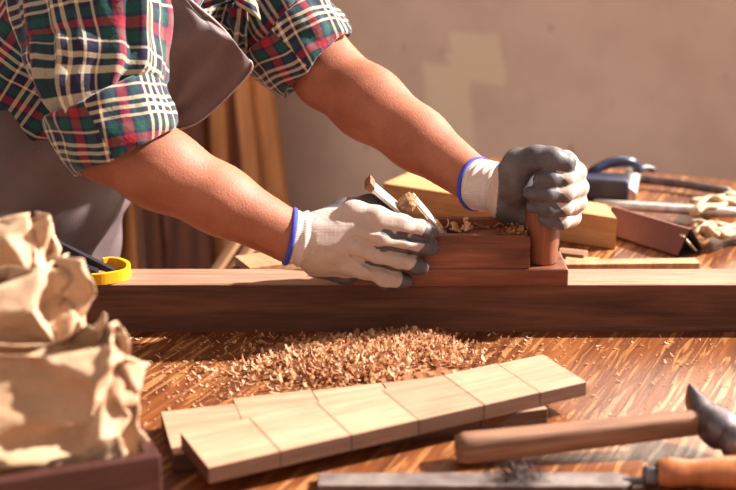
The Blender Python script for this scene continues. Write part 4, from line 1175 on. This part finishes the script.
# left hand (far fist on the grip)
kxx = kx; gy = ym - .004
F2 = [[(W(566, 164, gy + .026), .0125), (W(576, 172, gy + .002), .0112), (W(566, 178, gy - .022), .0092), (W(551, 180, gy - .029), .0085), (W(540, 180, gy - .028), .0078)],
      [(W(569, 179, gy + .026), .0125), (W(577, 187, gy + .000), .0112), (W(566, 193, gy - .026), .0090), (W(547, 194, gy - .033), .0086), (W(531, 193, gy - .030), .0078)],
      [(W(568, 195, gy + .024), .0120), (W(576, 202, gy + .000), .0108), (W(564, 208, gy - .024), .0086), (W(547, 208, gy - .031), .0082), (W(533, 206, gy - .028), .0075)],
      [(W(563, 209, gy + .022), .0112), (W(571, 217, gy + .002), .0098), (W(562, 222, gy - .020), .0078), (W(551, 221, gy - .025), .0072), (W(544, 218, gy - .024), .0066)]]
wr2 = W(492, 188, gy + .052)
P2 = [[(wr2, .0225), (W(512, 188, gy + .034), .022), (F2[0][0][0], .0130)], [(W(512, 192, gy + .034), .022), (F2[1][0][0], .0130)], [(W(512, 198, gy + .032), .021), (F2[2][0][0], .0125)], [(W(512, 204, gy + .028), .019), (F2[3][0][0], .0115)],
      [(W(508, 200, gy + .016), .021), (W(512, 180, gy + .002), .019), (W(517, 165, gy - .004), .0165)],
      [(W(510, 205, gy + .02), .017), (W(527, 216, gy + .010), .013)]]
TH = [(W(519, 163, gy - .004), .0155), (W(536, 158, gy - .014), .0130), (W(552, 159, gy - .020), .0122), (W(566, 163, gy - .020), .0108)]
P2b = F2 + [TH]
def coat2(c):
    out = np.zeros(len(c)); best = np.full(len(c), 9.0)
    for k, ch in enumerate(F2):
        d_, p_, v_ = segdist(c, ch); m_ = d_ < best; best[m_] = d_[m_]
        q = v_[:, 2] / np.maximum(d_, 1e-5)
        thr = .56
        val = np.clip((p_ - thr) * 7 + .5 - .9 * np.clip(q + .15, -.5, 1) , 0, 1)
        out[m_] = val[m_]
    d_, p_, v_ = segdist(c, TH); m_ = d_ < best + .002; q = (v_ @ np.array([.1, .62, .78])) / np.maximum(d_, 1e-5)
    out[m_] = np.clip((.93 - q) * 5 + .5, 0, 1)[m_]; best = np.minimum(best, d_)
    for ch in P2[4:]:
        d_, p_, v_ = segdist(c, ch); m_ = d_ < best; q = (v_ @ np.array([-.2, .8, .4])) / np.maximum(d_, 1e-5); out[m_] = np.clip((.55 - q) * 4 + .5, 0, 1)[m_]; best = np.minimum(best, d_)
    d_, p_, v_ = segdist(c, [P2[0][0], P2[0][1]]); m_ = (c[:, 0] < W(497, 190, gy).x) ; out[m_] = 0
    return out
g2 = glove(P2b, P2, coat2, ((wr2.x - .03, 1.36, W(540, 240, gy - .03).z), (W(604, 200, gy).x, gy + .1, W(540, 132, gy).z)), 'glove', wr2, None, 'glove on the far hand closed round the front grip', seed=6, kf=.0028, fold=(1, 1, .5))
# cuffs of the gloves
def gcuff(a_, b_, r0, r1, par, seed, end=None):
    def dsp(u, th): return .0012 * math.sin(u * 26) * (1 if u > .15 else 0) + .0012 * noise.noise(Vector((math.cos(th) * 2 + seed, math.sin(th) * 2, u * 7)))
    o = obj('knit_cuff', tube([ip(a_), ip(lerp(a_, b_, .5)), ip(b_)], [r0, (r0 + r1) / 2, r1], 40, 56, dsp), M['cuff'], par)
    ax_ = (b_ - a_).normalized(); s_ = Vector((0, -1, 0)); e1 = (s_ - ax_ * s_.dot(ax_)).normalized(); e2 = ax_.cross(e1)
    P = np.zeros((49, 12, 3))
    for i in range(49):
        th = 2 * math.pi * i / 48; rd = e1 * math.cos(th) + e2 * math.sin(th)
        for j in range(12):
            ph = 2 * math.pi * j / 12; P[i, j] = ip(a_ + rd * (r0 + .0004 + .0015 * math.cos(ph)) + ax_ * .0028 * math.sin(ph))
    obj('blue_edge', grid(P, closed_u=True), M['blue'], par)
    return o
gcuff(W(290, 236.5, 1.405), W(330, 244, 1.409), .0284, .0262, g1, 1)
gcuff(W(477, 184, 1.515), W(506, 190, gy + .036), .0284, .0242, g2, 4)
